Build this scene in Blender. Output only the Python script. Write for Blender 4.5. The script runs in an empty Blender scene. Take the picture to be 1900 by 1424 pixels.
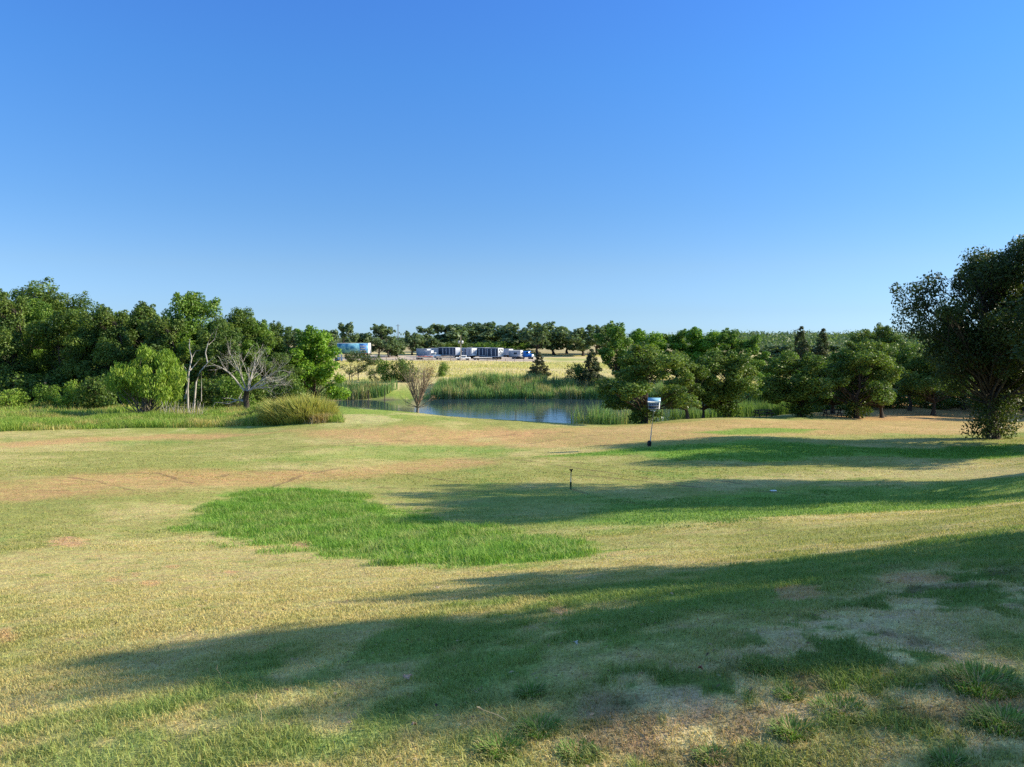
import bpy, math, random
import numpy as np
from mathutils import Vector

# ------------------------------------------------------------------ camera, sky, sun, exposure
SC = bpy.context.scene
COL = SC.collection
F = 1427.0                      # focal length in photograph pixels (photograph 1900 x 1424)
EYE = 1.6
PITCH = math.atan((712 - 625) / F)
cam_d = bpy.data.cameras.new('camera')
cam = bpy.data.objects.new('camera', cam_d); COL.objects.link(cam)
cam_d.sensor_fit = 'HORIZONTAL'; cam_d.sensor_width = 36.0
cam_d.lens = 36.0 * F / 1900.0
cam_d.clip_start = 0.05; cam_d.clip_end = 6000
cam.location = (0, 0, EYE)
cam.rotation_euler = (math.pi / 2 - PITCH, 0, 0)
SC.camera = cam

SUN_EL = math.radians(27.0)
SUN_AZ = math.radians(7.0)      # degrees beyond due right (+X), counted towards +Y
world = bpy.data.worlds.new('World'); SC.world = world; world.use_nodes = True
nt = world.node_tree; nt.nodes.clear()
sky = nt.nodes.new('ShaderNodeTexSky'); sky.sky_type = 'NISHITA'; sky.sun_disc = False
sky.sun_elevation = SUN_EL
sky.sun_rotation = math.pi / 2 - SUN_AZ
sky.altitude = 300; sky.air_density = 1.0; sky.dust_density = 0.15; sky.ozone_density = 3.2
bg = nt.nodes.new('ShaderNodeBackground'); bg.inputs['Strength'].default_value = 0.15
wo = nt.nodes.new('ShaderNodeOutputWorld')
hsv = nt.nodes.new('ShaderNodeHueSaturation'); hsv.inputs['Saturation'].default_value = 1.05
tint = nt.nodes.new('ShaderNodeMix'); tint.data_type = 'RGBA'; tint.blend_type = 'MULTIPLY'; tint.inputs[0].default_value = 1
tint.inputs[7].default_value = (.92, 1.0, 1.10, 1)
# sky tinted by height: dimmed low down, boosted overhead to brighten the shade
stc = nt.nodes.new('ShaderNodeTexCoord'); sep = nt.nodes.new('ShaderNodeSeparateXYZ'); ramp = nt.nodes.new('ShaderNodeValToRGB')
ramp.color_ramp.interpolation = 'LINEAR'
STOPS = [(p_, tuple(v_ * .92 for v_ in c_)) for p_, c_ in [(0.0, (.33, .48, .78)), (.0105, (.33, .473, .773)), (.031, (.335, .439, .663)), (.087, (.394, .459, .571)), (.156, (.373, .49, .604)),
         (.222, (.366, .53, .67)), (.314, (.354, .58, .774)), (.39, (.36, .59, .85)), (.70, (1.5, 1.42, 1.12))]]
el_ = ramp.color_ramp.elements
while len(el_) < len(STOPS): el_.new(.5)
for e_, (p_, c_) in zip(el_, STOPS): e_.position = p_
for e_, (p_, c_) in zip(sorted(el_, key=lambda q: q.position), STOPS): e_.position = p_; e_.color = (*c_, 1)
clr = nt.nodes.new('ShaderNodeMix'); clr.data_type = 'RGBA'; clr.blend_type = 'MULTIPLY'; clr.inputs[0].default_value = 1
nt.links.new(stc.outputs['Generated'], sep.inputs[0]); nt.links.new(sep.outputs['Z'], ramp.inputs[0]); nt.links.new(ramp.outputs[0], clr.inputs[7])
nt.links.new(sky.outputs[0], hsv.inputs['Color']); nt.links.new(hsv.outputs[0], tint.inputs[6]); nt.links.new(tint.outputs[2], clr.inputs[6])
nt.links.new(clr.outputs[2], bg.inputs['Color']); nt.links.new(bg.outputs[0], wo.inputs['Surface'])

sun_d = bpy.data.lights.new('sun', 'SUN'); sun_d.energy = 4.75; sun_d.angle = math.radians(0.53)
sun_d.color = (1.0, 0.90, 0.70)
sun = bpy.data.objects.new('sun', sun_d); COL.objects.link(sun)
sdir = Vector((math.cos(SUN_EL) * math.cos(SUN_AZ), math.cos(SUN_EL) * math.sin(SUN_AZ), math.sin(SUN_EL)))
sun.rotation_euler = sdir.to_track_quat('Z', 'Y').to_euler()
sun.location = (60, 10, 40)

SC.view_settings.view_transform = 'Standard'; SC.view_settings.look = 'None'
SC.view_settings.exposure = 0.85; SC.view_settings.gamma = 1.0
SC.view_settings.use_curve_mapping = False
SC.render.engine = 'CYCLES'
SC.cycles.max_bounces = 6; SC.cycles.diffuse_bounces = 3; SC.cycles.glossy_bounces = 3
SC.cycles.transmission_bounces = 4; SC.cycles.transparent_max_bounces = 6
SC.cycles.use_denoising = False

# ------------------------------------------------------------------ helpers
rng = np.random.default_rng(7)
_R = np.random.default_rng(3).random((256, 256))

def vnoise(x, y, s=0):
    x = np.asarray(x, float) + s * 17.31; y = np.asarray(y, float) + s * 9.77
    xi = np.floor(x).astype(int); yi = np.floor(y).astype(int)
    fx = x - xi; fy = y - yi
    fx = fx * fx * (3 - 2 * fx); fy = fy * fy * (3 - 2 * fy)
    a = _R[xi & 255, yi & 255]; b = _R[(xi + 1) & 255, yi & 255]
    c = _R[xi & 255, (yi + 1) & 255]; d = _R[(xi + 1) & 255, (yi + 1) & 255]
    return (a * (1 - fx) + b * fx) * (1 - fy) + (c * (1 - fx) + d * fx) * fy

def fbm(x, y, s=0, o=4):
    t = 0; a = .5; n = 0
    for k in range(o):
        t = t + a * vnoise(x, y, s + k * 3); n += a
        x = x * 2.03 + 3.1; y = y * 2.03 - 1.7; a *= .5
    return t / n

def smooth(a, b, x):
    t = np.clip((x - a) / (b - a), 0, 1)
    return t * t * (3 - 2 * t)

def P(px, py, d):
    """photograph pixel + forward distance -> point in the place"""
    u = (px - 950) / F; v = (712 - py) / F
    fy = math.cos(PITCH) + v * math.sin(PITCH); fz = -math.sin(PITCH) + v * math.cos(PITCH)
    t = d / fy
    return np.array((u * t, d, EYE + fz * t))

# ------------------------------------------------------------------ the lie of the land
pins = [(950,1424,2.86),(950,1200,4.5),(950,1100,7.2),(950,1040,11.5),(950,970,19),(950,909,28),(950,850,41),(950,810,56),(940,779,67),
        (0,1424,3.15),(0,1300,4.5),(0,1200,6.0),(0,1100,9.5),(0,1000,16),(0,910,26),(0,850,38),(0,815,52),(0,770,68),(0,752,85),
        (475,1424,2.95),(475,1200,5.2),(475,1100,8.4),(475,1040,12.5),(475,970,19.5),(475,909,27),(475,850,39.5),(475,800,58),(475,770,68),(475,754,80),
        (630,754,72),(780,767,70),(780,775,80),(1010,787,76),(1150,793,76),(1010,783,67),(1150,789,67),(1250,779,73),(1350,775,79),(1500,774,84),(1700,772,88),(1900,770,93),
        (1425,1424,2.75),(1425,1200,3.85),(1425,1100,5.5),(1425,1040,8.5),(1425,970,15),(1425,909,26),(1425,850,37),(1425,815,47),(1425,790,63),
        (1900,1424,2.6),(1900,1200,3.6),(1900,1100,4.6),(1900,1000,7.0),(1900,960,10.5),(1900,915,20),(1900,845,35),(1835,815,47),(1900,795,62),
        (600,712,135),(760,705,145),(900,697,150),(1000,703,150),(1050,690,172),(900,672,238),(650,670,240),(850,665,262),(1000,663,290),
        (1070,642,420),(1200,715,140),(1400,712,140),(1600,715,140),(1900,715,140),(100,700,140),(300,700,140)]
PW = [P(*p) for p in pins]
PW += [np.array(q, float) for q in [(0,0,0),(-6,0,-.35),(6,0,.35),(14,4,1.2),(20,8,1.5),(30,12,1.6),(26,22,.2),(34,32,-.8),(45,45,-2.5),(60,70,-5.5),
       (-30,10,-2.6),(-50,30,-4),(-70,60,-5),(-90,100,-5.5),(90,110,-7),(-160,250,-5),(160,250,-6),(-300,420,-4),(300,420,-3),(0,700,-3),
       (-500,700,-3),(500,700,-3),(0,1500,-3),(-900,1500,-3),(900,1500,-3),(0,-20,1.5),(-30,-20,-.5),(30,-20,2.5)]]
PW = np.array(PW)

def uv(x, y):
    yy = np.maximum(np.asarray(y, float), -2) + 4.5
    return np.clip(np.asarray(x, float) / yy, -2.2, 2.2) * 1.3, np.log(yy)

def _U(r2):
    return np.where(r2 > 1e-12, r2 * np.log(np.maximum(r2, 1e-12)), 0)

_pu, _pv = uv(PW[:, 0], PW[:, 1])
_n = len(PW)
_A = np.zeros((_n + 3, _n + 3))
_A[:_n, :_n] = _U((_pu[:, None] - _pu[None]) ** 2 + (_pv[:, None] - _pv[None]) ** 2) + np.eye(_n) * 0.004
_A[:_n, _n] = 1; _A[:_n, _n + 1] = _pu; _A[:_n, _n + 2] = _pv
_A[_n:, :_n] = _A[:_n, _n:].T
_W = np.linalg.solve(_A, np.concatenate([PW[:, 2], np.zeros(3)]))

POND = np.array([(-36,123),(-28,128),(-18,130),(0,132),(18,130),(27,126),(38,121),(43,112),(36,102),(27,95),(16,88),(6,86.5),(-5,91),(-15,98),(-24,108),(-32,116)], float)
ZW = P(950, 741, 131)[2]

def sdist(poly, x, y):
    """signed distance to a polygon, negative inside"""
    x = np.asarray(x, float); y = np.asarray(y, float)
    best = np.full(x.shape, 1e9); inside = np.zeros(x.shape, bool)
    n = len(poly)
    for i in range(n):
        ax, ay = poly[i]; bx, by = poly[(i + 1) % n]
        dx, dy = bx - ax, by - ay
        t = np.clip(((x - ax) * dx + (y - ay) * dy) / (dx * dx + dy * dy + 1e-12), 0, 1)
        best = np.minimum(best, np.hypot(x - ax - t * dx, y - ay - t * dy))
        c = ((ay > y) != (by > y))
        xi = ax + (y - ay) * dx / (dy if abs(dy) > 1e-9 else 1e-9)
        inside ^= c & (x < xi)
    return np.where(inside, -best, best)

def hz(x, y):
    x = np.atleast_1d(np.asarray(x, float)); y = np.atleast_1d(np.asarray(y, float))
    u, v = uv(x, y)
    z = np.zeros(x.shape)
    for i in range(0, len(x), 60000):
        s = slice(i, i + 60000)
        z[s] = _U((u[s, None] - _pu) ** 2 + (v[s, None] - _pv) ** 2) @ _W[:_n] + _W[_n] + _W[_n + 1] * u[s] + _W[_n + 2] * v[s]
    z = z + (fbm(x * .9, y * .9, 5, 3) - .5) * .05 + (fbm(x * .16, y * .16, 9, 2) - .5) * .22 * np.clip((y - 3) / 20, 0, 1)
    near = (np.abs(x) < 90) & (y > 50) & (y < 190)
    if near.any():
        sd = sdist(POND, x[near], y[near]) + (fbm(x[near] * .3, y[near] * .3, 4, 2) - .5) * 2.0
        zz = z[near]
        bank = ZW + np.where(sd > 0, .06 * sd, .14 * sd)
        zz = bank * (1 - smooth(0, 9, sd)) + np.maximum(zz, ZW + .25) * smooth(0, 9, sd)
        z[near] = np.where(sd < 0, np.maximum(bank, ZW - 1.5), zz)
    return z

def hz1(x, y):
    return float(hz([x], [y])[0])

def G(px, py, dmax=500):
    """where the ray through a photograph pixel meets the ground"""
    d = np.geomspace(1.5, dmax, 1500)
    u = (px - 950) / F; v = (712 - py) / F
    fy = math.cos(PITCH) + v * math.sin(PITCH); fz = -math.sin(PITCH) + v * math.cos(PITCH)
    t = d / fy
    g = hz(u * t, d) - (EYE + fz * t)
    k = np.argmax(g > 0) if (g > 0).any() else len(d) - 1
    return np.array((u * t[k], d[k]))

def GP(pts):
    return np.array([G(*p) for p in pts])

# ------------------------------------------------------------------ mesh building
def mesh_np(name, V, faces, mat, parent=None, col=None, smooth_=False, link=True):
    """V (N,3); faces = list of integer arrays (M,k); col (N,3) per vertex"""
    me = bpy.data.meshes.new(name)
    V = np.asarray(V, np.float32)
    me.vertices.add(len(V)); me.vertices.foreach_set('co', V.ravel())
    faces = [np.asarray(f, np.int32) for f in faces if len(f)]
    idx = np.concatenate([f.ravel() for f in faces])
    tot = np.concatenate([np.full(len(f), f.shape[1], np.int32) for f in faces])
    me.loops.add(len(idx)); me.loops.foreach_set('vertex_index', idx)
    me.polygons.add(len(tot))
    me.polygons.foreach_set('loop_start', np.concatenate([[0], np.cumsum(tot)[:-1]]).astype(np.int32))
    if smooth_:
        me.polygons.foreach_set('use_smooth', np.ones(len(tot), bool))
    if col is not None:
        a = me.attributes.new('Col', 'FLOAT_COLOR', 'POINT')
        c4 = np.ones((len(V), 4), np.float32); c4[:, :3] = col
        a.data.foreach_set('color', c4.ravel())
    me.update(calc_edges=True)
    if mat: me.materials.append(mat)
    if not link:
        return me
    o = bpy.data.objects.new(name, me); COL.objects.link(o)
    if parent: o.parent = parent
    return o

class MB:
    """collects shapes into ONE mesh"""
    def __init__(s): s.v = []; s.f = {}; s.n = 0
    def add(s, V, Fs):
        V = np.asarray(V, float); s.v.append(V)
        for f in Fs:
            f = np.asarray(f); s.f.setdefault(f.shape[1], []).append(f + s.n)
        s.n += len(V); return s
    def box(s, c, d, b=0.0, rz=0.0):
        x, y, z = [k / 2 for k in d]
        b = min(b, x * .9, y * .9, z * .9)
        if b <= 0:
            V = np.array([(i * x, j * y, k * z) for k in (-1, 1) for j in (-1, 1) for i in (-1, 1)])
            Q = [(0,2,3,1),(4,5,7,6),(0,1,5,4),(2,6,7,3),(0,4,6,2),(1,3,7,5)]; T = []
        else:
            V = []; 
            for sx in (-1, 1):
                for sy in (-1, 1):
                    for sz in (-1, 1):
                        V += [(sx*x, sy*(y-b), sz*(z-b)), (sx*(x-b), sy*y, sz*(z-b)), (sx*(x-b), sy*(y-b), sz*z)]
            V = np.array(V)
            I = lambda sx, sy, sz, k: ((sx > 0) * 4 + (sy > 0) * 2 + (sz > 0)) * 3 + k
            Q = []; T = []
            for sx in (-1, 1):
                q = [I(sx,-1,-1,0), I(sx,1,-1,0), I(sx,1,1,0), I(sx,-1,1,0)]; Q.append(q if sx > 0 else q[::-1])
                q = [I(-1,sx,-1,1), I(-1,sx,1,1), I(1,sx,1,1), I(1,sx,-1,1)]; Q.append(q if sx > 0 else q[::-1])
                q = [I(-1,-1,sx,2), I(1,-1,sx,2), I(1,1,sx,2), I(-1,1,sx,2)]; Q.append(q if sx > 0 else q[::-1])
                for sy in (-1, 1):
                    Q.append([I(sx,sy,-1,0), I(sx,sy,1,0), I(sx,sy,1,1), I(sx,sy,-1,1)])
                    Q.append([I(sx,-1,sy,0), I(sx,1,sy,0), I(sx,1,sy,2), I(sx,-1,sy,2)])
                    Q.append([I(-1,sx,sy,1), I(1,sx,sy,1), I(1,sx,sy,2), I(-1,sx,sy,2)])
                    for sz in (-1, 1): T.append([I(sx,sy,sz,0), I(sx,sy,sz,1), I(sx,sy,sz,2)])
        if rz:
            ca, sa = math.cos(rz), math.sin(rz)
            V = np.stack([V[:,0]*ca - V[:,1]*sa, V[:,0]*sa + V[:,1]*ca, V[:,2]], 1)
        return s.add(V + np.array(c, float), [np.array(Q)] + ([np.array(T)] if len(T) else []))
    def tube(s, pts, rad, k=7, cap=True):
        V, Q = tube_np(pts, rad, k)
        n = len(pts)
        Fs = [Q]
        if cap:
            V = np.concatenate([V, [pts[0]], [pts[-1]]])
            a = np.arange(k); b = (a + 1) % k
            Fs.append(np.concatenate([np.stack([b, a, np.full(k, n*k)], 1), np.stack([a + (n-1)*k, b + (n-1)*k, np.full(k, n*k+1)], 1)]))
        return s.add(V, Fs)
    def build(s, name, mat, parent=None, smooth_=False, col=None):
        return mesh_np(name, np.concatenate(s.v), [np.concatenate(f) for f in s.f.values()], mat, parent, col, smooth_)

def tube_np(pts, rad, k=7):
    pts = np.asarray(pts, float); n = len(pts)
    rad = np.broadcast_to(np.asarray(rad, float), (n,))
    t = np.gradient(pts, axis=0); t /= np.linalg.norm(t, axis=1, keepdims=True) + 1e-9
    ref = np.where(np.abs(t[:, 2:3]) > .9, np.array([[1., 0, 0]]), np.array([[0, 0, 1.]]))
    a = np.cross(t, ref); a /= np.linalg.norm(a, axis=1, keepdims=True) + 1e-9
    b = np.cross(t, a)
    th = np.linspace(0, 2 * np.pi, k, endpoint=False)
    V = pts[:, None] + rad[:, None, None] * (a[:, None] * np.cos(th)[None, :, None] + b[:, None] * np.sin(th)[None, :, None])
    i = np.arange(n - 1)[:, None] * k; j = np.arange(k)[None]
    Q = np.stack([i + j, i + k + j, i + k + (j + 1) % k, i + (j + 1) % k], -1).reshape(-1, 4)
    return V.reshape(-1, 3), Q

def tag(o, label=None, cat=None, group=None, kind=None):
    if label: o['label'] = label
    if cat: o['category'] = cat
    if group: o['group'] = group
    if kind: o['kind'] = kind
    return o

def empty(name, loc=(0, 0, 0), rz=0.0, label=None, cat=None, group=None):
    o = bpy.data.objects.new(name, None); COL.objects.link(o)
    o.empty_display_size = .3
    o.location = loc; o.rotation_euler = (0, 0, rz)
    return tag(o, label, cat, group)

# ------------------------------------------------------------------ materials
def new_mat(name):
    m = bpy.data.materials.new(name); m.use_nodes = True
    m.node_tree.nodes.clear(); return m, m.node_tree

def plain(name, c, rough=.5, metal=0.0, var=.15, scale=6.0, spec=.4):
    m, t = new_mat(name); N = t.nodes; L = t.links
    out = N.new('ShaderNodeOutputMaterial'); b = N.new('ShaderNodeBsdfPrincipled')
    tc = N.new('ShaderNodeTexCoord'); nz = N.new('ShaderNodeTexNoise'); nz.inputs['Scale'].default_value = scale; nz.inputs['Detail'].default_value = 5
    mr = N.new('ShaderNodeMapRange'); mr.inputs['From Min'].default_value = .3; mr.inputs['From Max'].default_value = .7
    mr.inputs['To Min'].default_value = 1 - var; mr.inputs['To Max'].default_value = 1 + var
    hs = N.new('ShaderNodeHueSaturation'); hs.inputs['Color'].default_value = (*c, 1)
    L.new(tc.outputs['Object'], nz.inputs['Vector']); L.new(nz.outputs[0], mr.inputs['Value']); L.new(mr.outputs[0], hs.inputs['Value'])
    L.new(hs.outputs[0], b.inputs['Base Color'])
    b.inputs['Roughness'].default_value = rough; b.inputs['Metallic'].default_value = metal
    b.inputs['Specular IOR Level'].default_value = spec
    L.new(b.outputs[0], out.inputs['Surface'])
    return m

def leafy(name, rough=.5, spec=.25, trans=.3, tint=(1.0, 1.1, .45)):
    m, t = new_mat(name); N = t.nodes; L = t.links
    out = N.new('ShaderNodeOutputMaterial'); b = N.new('ShaderNodeBsdfPrincipled')
    at = N.new('ShaderNodeAttribute'); at.attribute_name = 'Col'
    L.new(at.outputs['Color'], b.inputs['Base Color'])
    b.inputs['Roughness'].default_value = rough; b.inputs['Specular IOR Level'].default_value = spec
    tr = N.new('ShaderNodeBsdfTranslucent')
    mx = N.new('ShaderNodeMix'); mx.data_type = 'RGBA'; mx.blend_type = 'MULTIPLY'; mx.inputs[0].default_value = 1
    L.new(at.outputs['Color'], mx.inputs[6]); mx.inputs[7].default_value = (*tint, 1)
    L.new(mx.outputs[2], tr.inputs['Color'])
    ms = N.new('ShaderNodeMixShader'); ms.inputs[0].default_value = trans
    L.new(b.outputs[0], ms.inputs[1]); L.new(tr.outputs[0], ms.inputs[2])
    L.new(ms.outputs[0], out.inputs['Surface'])
    return m

def bark(name, c1, c2, scale=9.0):
    m, t = new_mat(name); N = t.nodes; L = t.links
    out = N.new('ShaderNodeOutputMaterial'); b = N.new('ShaderNodeBsdfPrincipled')
    tc = N.new('ShaderNodeTexCoord'); mp = N.new('ShaderNodeMapping'); mp.inputs['Scale'].default_value = (1, 1, .18)
    nz = N.new('ShaderNodeTexNoise'); nz.inputs['Scale'].default_value = scale; nz.inputs['Detail'].default_value = 6
    cr = N.new('ShaderNodeValToRGB'); cr.color_ramp.elements[0].position = .35; cr.color_ramp.elements[1].position = .68
    cr.color_ramp.elements[0].color = (*c1, 1); cr.color_ramp.elements[1].color = (*c2, 1)
    bp = N.new('ShaderNodeBump'); bp.inputs['Strength'].default_value = .5; bp.inputs['Distance'].default_value = .03
    L.new(tc.outputs['Object'], mp.inputs['Vector']); L.new(mp.outputs[0], nz.inputs['Vector']); L.new(nz.outputs[0], cr.inputs[0])
    L.new(nz.outputs[0], bp.inputs['Height']); L.new(bp.outputs[0], b.inputs['Normal'])
    L.new(cr.outputs[0], b.inputs['Base Color']); b.inputs['Roughness'].default_value = .9; b.inputs['Specular IOR Level'].default_value = .15
    L.new(b.outputs[0], out.inputs['Surface'])
    return m

M_LEAF = leafy('leaf', trans=.34, tint=(1.0, 1.1, .5))
M_GRASS = leafy('grass_blade', rough=.6, spec=.15, trans=.35, tint=(1.0, 1.05, .6))
M_DRY = leafy('dry_leaf', rough=.9, spec=.05, trans=.2, tint=(1, .9, .7))
M_BARK = bark('bark', (.035, .028, .022), (.10, .08, .06))
M_DEAD = bark('dead_wood', (.24, .21, .18), (.58, .53, .47), 7)
M_GREYBARK = bark('grey_bark', (.10, .085, .07), (.26, .22, .18), 7)

def ground_mat():
    m, t = new_mat('ground'); N = t.nodes; L = t.links
    out = N.new('ShaderNodeOutputMaterial'); b = N.new('ShaderNodeBsdfPrincipled')
    at = N.new('ShaderNodeAttribute'); at.attribute_name = 'Col'
    geo = N.new('ShaderNodeNewGeometry')
    last = at.outputs['Color']
    heights = []
    for sc, lo, hi, det in ((1.7, .86, 1.14, 5), (11.0, .74, 1.26, 5), (55.0, .62, 1.38, 3)):
        nz = N.new('ShaderNodeTexNoise'); nz.inputs['Scale'].default_value = sc; nz.inputs['Detail'].default_value = det; nz.inputs['Roughness'].default_value = .65
        L.new(geo.outputs['Position'], nz.inputs['Vector'])
        mr = N.new('ShaderNodeMapRange'); mr.inputs['From Min'].default_value = .3; mr.inputs['From Max'].default_value = .7
        mr.inputs['To Min'].default_value = lo; mr.inputs['To Max'].default_value = hi
        L.new(nz.outputs[0], mr.inputs['Value'])
        hs = N.new('ShaderNodeHueSaturation'); L.new(last, hs.inputs['Color']); L.new(mr.outputs[0], hs.inputs['Value'])
        last = hs.outputs[0]; heights.append(nz.outputs[0])
    # a hint of hue shift in blotches
    nz = N.new('ShaderNodeTexNoise'); nz.inputs['Scale'].default_value = 4.3; nz.inputs['Detail'].default_value = 6
    L.new(geo.outputs['Position'], nz.inputs['Vector'])
    mr = N.new('ShaderNodeMapRange'); mr.inputs['From Min'].default_value = .35; mr.inputs['From Max'].default_value = .65
    mr.inputs['To Min'].default_value = .475; mr.inputs['To Max'].default_value = .52
    L.new(nz.outputs[0], mr.inputs['Value'])
    hs = N.new('ShaderNodeHueSaturation'); L.new(last, hs.inputs['Color']); L.new(mr.outputs[0], hs.inputs['Hue']); last = hs.outputs[0]
    bp = N.new('ShaderNodeBump'); bp.inputs['Strength'].default_value = .7; bp.inputs['Distance'].default_value = .05
    L.new(heights[1], bp.inputs['Height'])
    bp2 = N.new('ShaderNodeBump'); bp2.inputs['Strength'].default_value = .6; bp2.inputs['Distance'].default_value = .015
    L.new(heights[2], bp2.inputs['Height']); L.new(bp.outputs[0], bp2.inputs['Normal'])
    L.new(bp2.outputs[0], b.inputs['Normal'])
    L.new(last, b.inputs['Base Color']); b.inputs['Roughness'].default_value = 1; b.inputs['Specular IOR Level'].default_value = .05
    L.new(b.outputs[0], out.inputs['Surface'])
    return m
M_GROUND = ground_mat()

def water_mat():
    m, t = new_mat('pond_water'); N = t.nodes; L = t.links
    out = N.new('ShaderNodeOutputMaterial'); b = N.new('ShaderNodeBsdfPrincipled')
    b.inputs['Base Color'].default_value = (.03, .052, .065, 1); b.inputs['Roughness'].default_value = .05
    b.inputs['IOR'].default_value = 1.4; b.inputs['Specular IOR Level'].default_value = .5
    geo = N.new('ShaderNodeNewGeometry'); mp = N.new('ShaderNodeMapping'); mp.inputs['Scale'].default_value = (.35, 1.0, 1)
    nz = N.new('ShaderNodeTexNoise'); nz.inputs['Scale'].default_value = 1.6; nz.inputs['Detail'].default_value = 3
    L.new(geo.outputs['Position'], mp.inputs['Vector']); L.new(mp.outputs[0], nz.inputs['Vector'])
    # wind patches: where the breeze ruffles the water
    n2 = N.new('ShaderNodeTexNoise'); n2.inputs['Scale'].default_value = .12; n2.inputs['Detail'].default_value = 3
    L.new(geo.outputs['Position'], n2.inputs['Vector'])
    sx = N.new('ShaderNodeSeparateXYZ'); L.new(geo.outputs['Position'], sx.inputs[0])
    ma = N.new('ShaderNodeMath'); ma.operation = 'MULTIPLY_ADD'; ma.inputs[1].default_value = 26.0
    L.new(n2.outputs[0], ma.inputs[0]); L.new(sx.outputs['Y'], ma.inputs[2])
    mr = N.new('ShaderNodeMapRange'); mr.inputs['From Min'].default_value = 126; mr.inputs['From Max'].default_value = 137
    mr.inputs['To Min'].default_value = .30; mr.inputs['To Max'].default_value = .08
    L.new(ma.outputs[0], mr.inputs['Value'])
    bp = N.new('ShaderNodeBump'); bp.inputs['Distance'].default_value = .07
    L.new(mr.outputs[0], bp.inputs['Strength'])
    L.new(nz.outputs[0], bp.inputs['Height']); L.new(bp.outputs[0], b.inputs['Normal'])
    L.new(b.outputs[0], out.inputs['Surface'])
    return m
M_WATER = water_mat()

# ------------------------------------------------------------------ colour of the ground (what grows or lies there, shade bands tinted in)
DRY = np.array((.475, .395, .16)); OLIVE = np.array((.295, .292, .085)); LUSH = np.array((.165, .30, .045))
GREEN = np.array((.18, .26, .06)); RED = np.array((.55, .27, .135)); STRAW = np.array((.53, .42, .21)); FIELD = np.array((.56, .46, .22))
YEL = np.array((.40, .40, .07)); DIRT = np.array((.15, .10, .06)); PALE = np.array((.55, .45, .36)); MUD = np.array((.2, .155, .11)); MEADOW = np.array((.22, .30, .06))

LUSH_A = GP([(350,968),(400,935),(440,915),(560,908),(640,912),(700,935),(800,962),(900,985),(1000,998),(1070,1008),(1115,1028),(1050,1043),(900,1050),(760,1045),(640,1035),(520,1012),(420,1000),(355,985)])
LUSH_B = GP([(1090,918),(1300,925),(1600,898),(1900,885),(1900,930),(1500,958),(1250,982),(1140,985),(1070,950)])
SHADE_B = GP([(780,915),(1000,902),(1250,915),(1250,975),(1050,985),(850,945)])
LUSH_C = GP([(990,848),(1200,830),(1400,818),(1700,832),(1900,822),(1900,848),(1600,845),(1400,858),(1250,856),(1200,842)])
LUSH_D = GP([(1300,803),(1400,794),(1530,797),(1480,804),(1350,808)])
LIGHT_G = GP([(420,858),(640,828),(900,824),(1010,836),(900,850),(640,852)])
RED_A = GP([(0,893),(150,880),(420,879),(600,869),(860,851),(910,858),(640,885),(400,905),(150,915),(0,928)])
RED_B = GP([(520,800),(900,799),(1000,803),(850,826),(620,822)])
RED_C = GP([(880,802),(1200,789),(1500,780),(1900,776),(1900,800),(1300,814),(1100,829),(940,832)])
RED_D = GP([(0,822),(300,806),(520,801),(500,806),(250,818),(0,834)])
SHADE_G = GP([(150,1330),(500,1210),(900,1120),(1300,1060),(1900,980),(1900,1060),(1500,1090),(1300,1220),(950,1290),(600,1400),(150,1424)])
STRAW_A = GP([(960,1424),(1100,1300),(1300,1245),(1500,1120),(1650,1060),(1900,1060),(1900,1424)])
STRAW_B = GP([(700,1120),(1100,1060),(1500,1010),(1900,955),(1900,975),(1500,1040),(1100,1085),(800,1125)])
STRAW_C = GP([(1230,895),(1600,870),(1900,850),(1900,882),(1600,885),(1350,912)])
BARE = [GP([(cx+rx*math.cos(a), cy+ry*math.sin(a)) for a in np.linspace(0, 2*math.pi, 9)[:-1]]) for cx, cy, rx, ry in
        ((130,1006,38,10),(280,1083,20,6),(212,1077,18,4),(250,1068,10,4),(428,1062,14,4),(322,1052,18,4),(560,1010,22,5),(10,1180,24,14),(1040,1135,26,8),(320,778,9,4),(400,786,10,3),(1480,1100,46,14),(1700,1075,70,12))]
RUTS = [GP(q) for q in ([(0,914),(60,912),(125,911)], [(125,886),(180,893),(215,903),(247,911)], [(160,881),(240,879),(292,878),(318,886),(332,893),(372,899)],
        [(410,886),(426,879),(480,874),(520,872),(560,875),(592,879)], [(680,872),(760,882),(870,897)], [(830,853),(940,851),(1060,868),(1150,881),(1260,896)],
        [(1010,851),(1120,864),(1260,883),(1400,900)], [(1170,845),(1300,858),(1420,871)], [(1060,908),(1130,927),(1200,938),(1320,946)], [(1210,905),(1260,915),(1400,928)],
        [(1380,910),(1440,915),(1530,919)], [(620,824),(800,818),(960,806),(1060,802)], [(560,830),(700,826),(760,820)], [(940,830),(1050,812),(1160,805)], [(500,905),(560,882),(640,868)],
        [(1000,876),(1100,884),(1190,893),(1300,905)], [(700,905),(800,908),(900,912)])]

def soft(poly, x, y, w, nz, s=0):
    """1 inside, 0 outside, with a ragged edge w metres wide"""
    x0, y0 = poly.min(0) - 3 * w; x1, y1 = poly.max(0) + 3 * w
    m = np.zeros(x.shape); k = (x > x0) & (x < x1) & (y > y0) & (y < y1)
    if k.any():
        m[k] = smooth(w, -w, sdist(poly, x[k], y[k]) + (nz[k] - .5) * 3.2 * w)
    return m

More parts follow.
